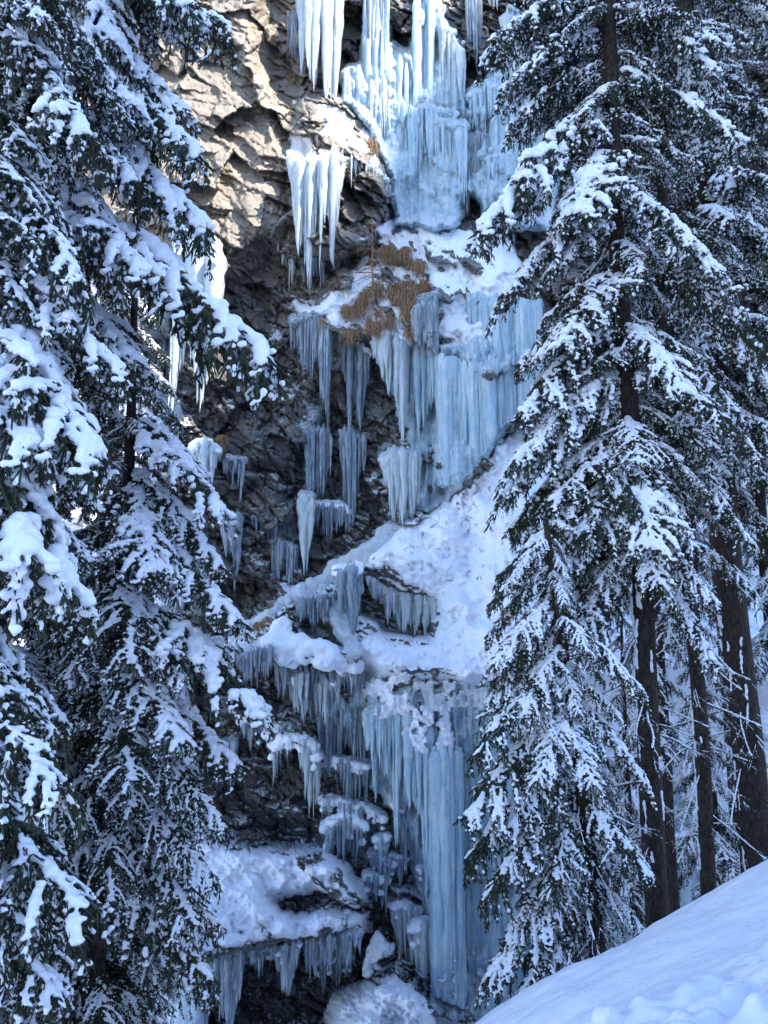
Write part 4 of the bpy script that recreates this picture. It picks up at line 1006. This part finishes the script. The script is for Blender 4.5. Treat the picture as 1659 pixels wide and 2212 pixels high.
spruce('spruce_tree', 'background spruce crown in the top right corner, sunlit edges', 1590, 1700, 25, -500, .25, .15, (900, -350), (3.4, 3.2), 70, (40, 30), 25)
spruce('spruce_tree', 'dim bushy spruce between the red trunk and the grey trunk', 1440, 1700, 22, 250, .16, .05, (1620, 300), (2.3, 1.0), 46, (44, 34), 26, style='s')
spruce('spruce_tree', 'shaded spruce half hidden at the far right edge', 1700, 1700, 23, -100, .2, .1, (1500, 0), (2.6, 1.6), 50, (44, 34), 27, style='s')
spruce('spruce_tree', 'narrow dark spruce directly behind the small leaning one', 1235, 1900, 19, 900, .14, .04, (2000, 960), (1.9, .7), 44, (46, 36), 28, style='s')
spruce('spruce_tree', 'dim spruce filling the gap behind the grey and the thickest trunk', 1545, 1820, 23, 900, .14, .04, (1860, 950), (2.0, .8), 52, (46, 36), 29, style='s')
spruce('spruce_tree', 'dim spruce glimpsed between the red trunk and the snow slope', 1370, 1900, 24, 1250, .12, .03, (1950, 1300), (1.8, .6), 40, (46, 36), 30, style='s')
# left side
spruce('spruce_tree', 'dark spruce whose drooping boughs form the lower right edge of the left thicket', 192, 2300, 14, 620, .25, .06, (2300, 700), (2.5, 1.3), 74, (46, 40), 31,
  [(482,1120,-.9,900,'b'),(507,1350,-.6,1120,'h'),(568,1555,-.8,1280,'b'),(506,1665,-.3,1440,'h'),(478,1780,-.4,1560),(455,1900,-.6,1690),(452,2130,-.8,1880,'h'),(430,2000,-.9,1800),(385,1620,-1.4,1400,'h'),(345,1250,-1.4,1040,'h'),(470,1230,-.4,1010,'h'),(270,1450,-1.5,1220),(300,1700,-1.5,1500),(250,1960,-1.5,1760),(400,1480,-.9,1260)], 's', rlim=.7)
spruce('spruce_tree', 'tall dark spruce sending long snowy boughs across the upper left rock', -128, 2300, 13.5, -350, .27, .14, (2300, -300), (2.9, 2.9), 92, (44, 36), 33,
  [(496,62,-.6,-40,'h',.7),(430,50,-1.2,-90,'h'),(403,255,-.5,20,'h',.55),(424,345,-.8,90,'h',.55),(450,515,-.6,220,'h',.55),(572,790,-1.2,430,'h',.55),(300,420,-1.3,180,'n'),(240,110,-1.4,-140,'h'),(330,620,-1.4,360,'h'),(290,250,-1.3,30,'h'),(300,800,-1.,560,'h'),(200,560,-1.6,330)], 'n')
spruce('spruce_tree', 'nearest spruce at the left edge with huge snow loaded boughs', -342, 2300, 10.5, -300, .3, .2, (2300, -200), (3.0, 3.0), 60, (44, 36), 32,
  [(145,1310,-.8,720,'b'),(60,1240,-1.5,700,'b'),(225,1020,-.6,560,'h'),(270,830,.2,480,'h'),(200,330,-.8,-20,'n'),(170,620,-.6,250),(130,1720,-1.2,1330),(200,1990,-.8,1580),(120,2180,-1,1800),(90,1000,-1.2,600,'h'),(60,2000,-1.,1650)], 's', azr=(-1.6, .7))
spruce('spruce_tree', 'dense dim spruce low on the left with thin snow on its twigs', 265, 2400, 18, 1000, .2, .05, (2400, 1050), (2.4, .9), 64, (46, 40), 34, style='s')
spruce('spruce_tree', 'sunlit spruce standing behind the left thicket near the rock', 175, 2000, 27, 330, .2, .03, (1500, 380), (3.4, .8), 84, (36, 26), 35,
  [(365,780,0,700),(362,840,-.8,740),(408,990,-.5,860),(400,930,.2,830),(330,690,-.3,600)], 'n', rlim=.4)
spruce('spruce_tree', 'shadowy spruce at the lower left corner behind the nearest one', 20, 2400, 15.5, 1100, .18, .05, (2400, 1150), (2.2, 1.2), 70, (46, 42), 36, style='s')

# ------------------------------------------------------------------ light
S = Vector((.55, -.35, .76)).normalized()
sun = bpy.data.lights.new('sun', 'SUN'); sun.energy = 3.0; sun.angle = math.radians(.5); sun.color = (1, .93, .82)
so = bpy.data.objects.new('sun', sun); so.rotation_euler = S.to_track_quat('Z', 'Y').to_euler(); col.objects.link(so)
# unseen ridge added behind the camera; its outline is shaped to shade the gorge
EDGE = [(-90,-25),(-40,5),(0,24),(17,48),(37,73),(42,82),(48.7,92),(53,100),(57,104),(61,113),(70,129),(80,143),(112,160),(126,60),(150,-25)]  # outline laid back along the sun direction from the wanted lit patches
def build_shade_caster():
    r_ = random.Random(5); k0 = 60 / .35
    sh = Vector((.55 * k0, -60, .76 * k0)); V = []; Fc = []
    pts = []
    for (a, b), (c, d) in zip(EDGE, EDGE[1:]):
        m = max(1, int(abs(c - a) / 2.5))
        for j in range(m): t = j / m; pts.append((a + (c - a) * t, b + (d - b) * t + r_.uniform(-1.2, 1.2)))
    pts.append(EDGE[-1]); n = len(pts)
    for row, (yy, f) in enumerate(((40, -1), (14, .35), (5, .8), (0, 1), (-8, .8), (-60, -1))):
        for (a, b) in pts:
            top = b + sh.z
            z = -26 if f < 0 else -26 + (top + 26) * f
            V.append((a + sh.x, sh.y + yy * (1 if f >= 0 else (top + 26) / 120), z))
    for r in range(5):
        for i in range(n - 1): x = r * n + i; Fc.append((x, x + 1, x + n + 1, x + n))
    o = obj('shade_caster_ridge', mesh_py('shade_caster_ridge', V, Fc, False), M['snow_far']); tag(o, kind='structure')  # added sun blocker, given a snow colour to bounce light into the gorge
build_shade_caster()
w = bpy.data.worlds.new('World'); scene.world = w; w.use_nodes = True
sky = w.node_tree.nodes.new('ShaderNodeTexSky'); sky.sky_type = 'NISHITA'; sky.sun_disc = False
sky.sun_elevation = math.asin(S.z); sky.sun_rotation = math.atan2(S.x, S.y); sky.altitude = 1500; sky.air_density = 1.0; sky.dust_density = .3; sky.ozone_density = 3.0
bg = w.node_tree.nodes['Background']; bg.inputs[1].default_value = .15
w.node_tree.links.new(sky.outputs[0], bg.inputs[0])
scene.view_settings.view_transform = 'Standard'; scene.view_settings.look = 'None'; scene.view_settings.gamma = 1
scene.view_settings.exposure = 2.02
scene.render.engine = 'CYCLES'
scene.cycles.max_bounces = 6; scene.cycles.diffuse_bounces = 4; scene.cycles.transparent_max_bounces = 12
print('OBJECTS', len(bpy.data.objects))
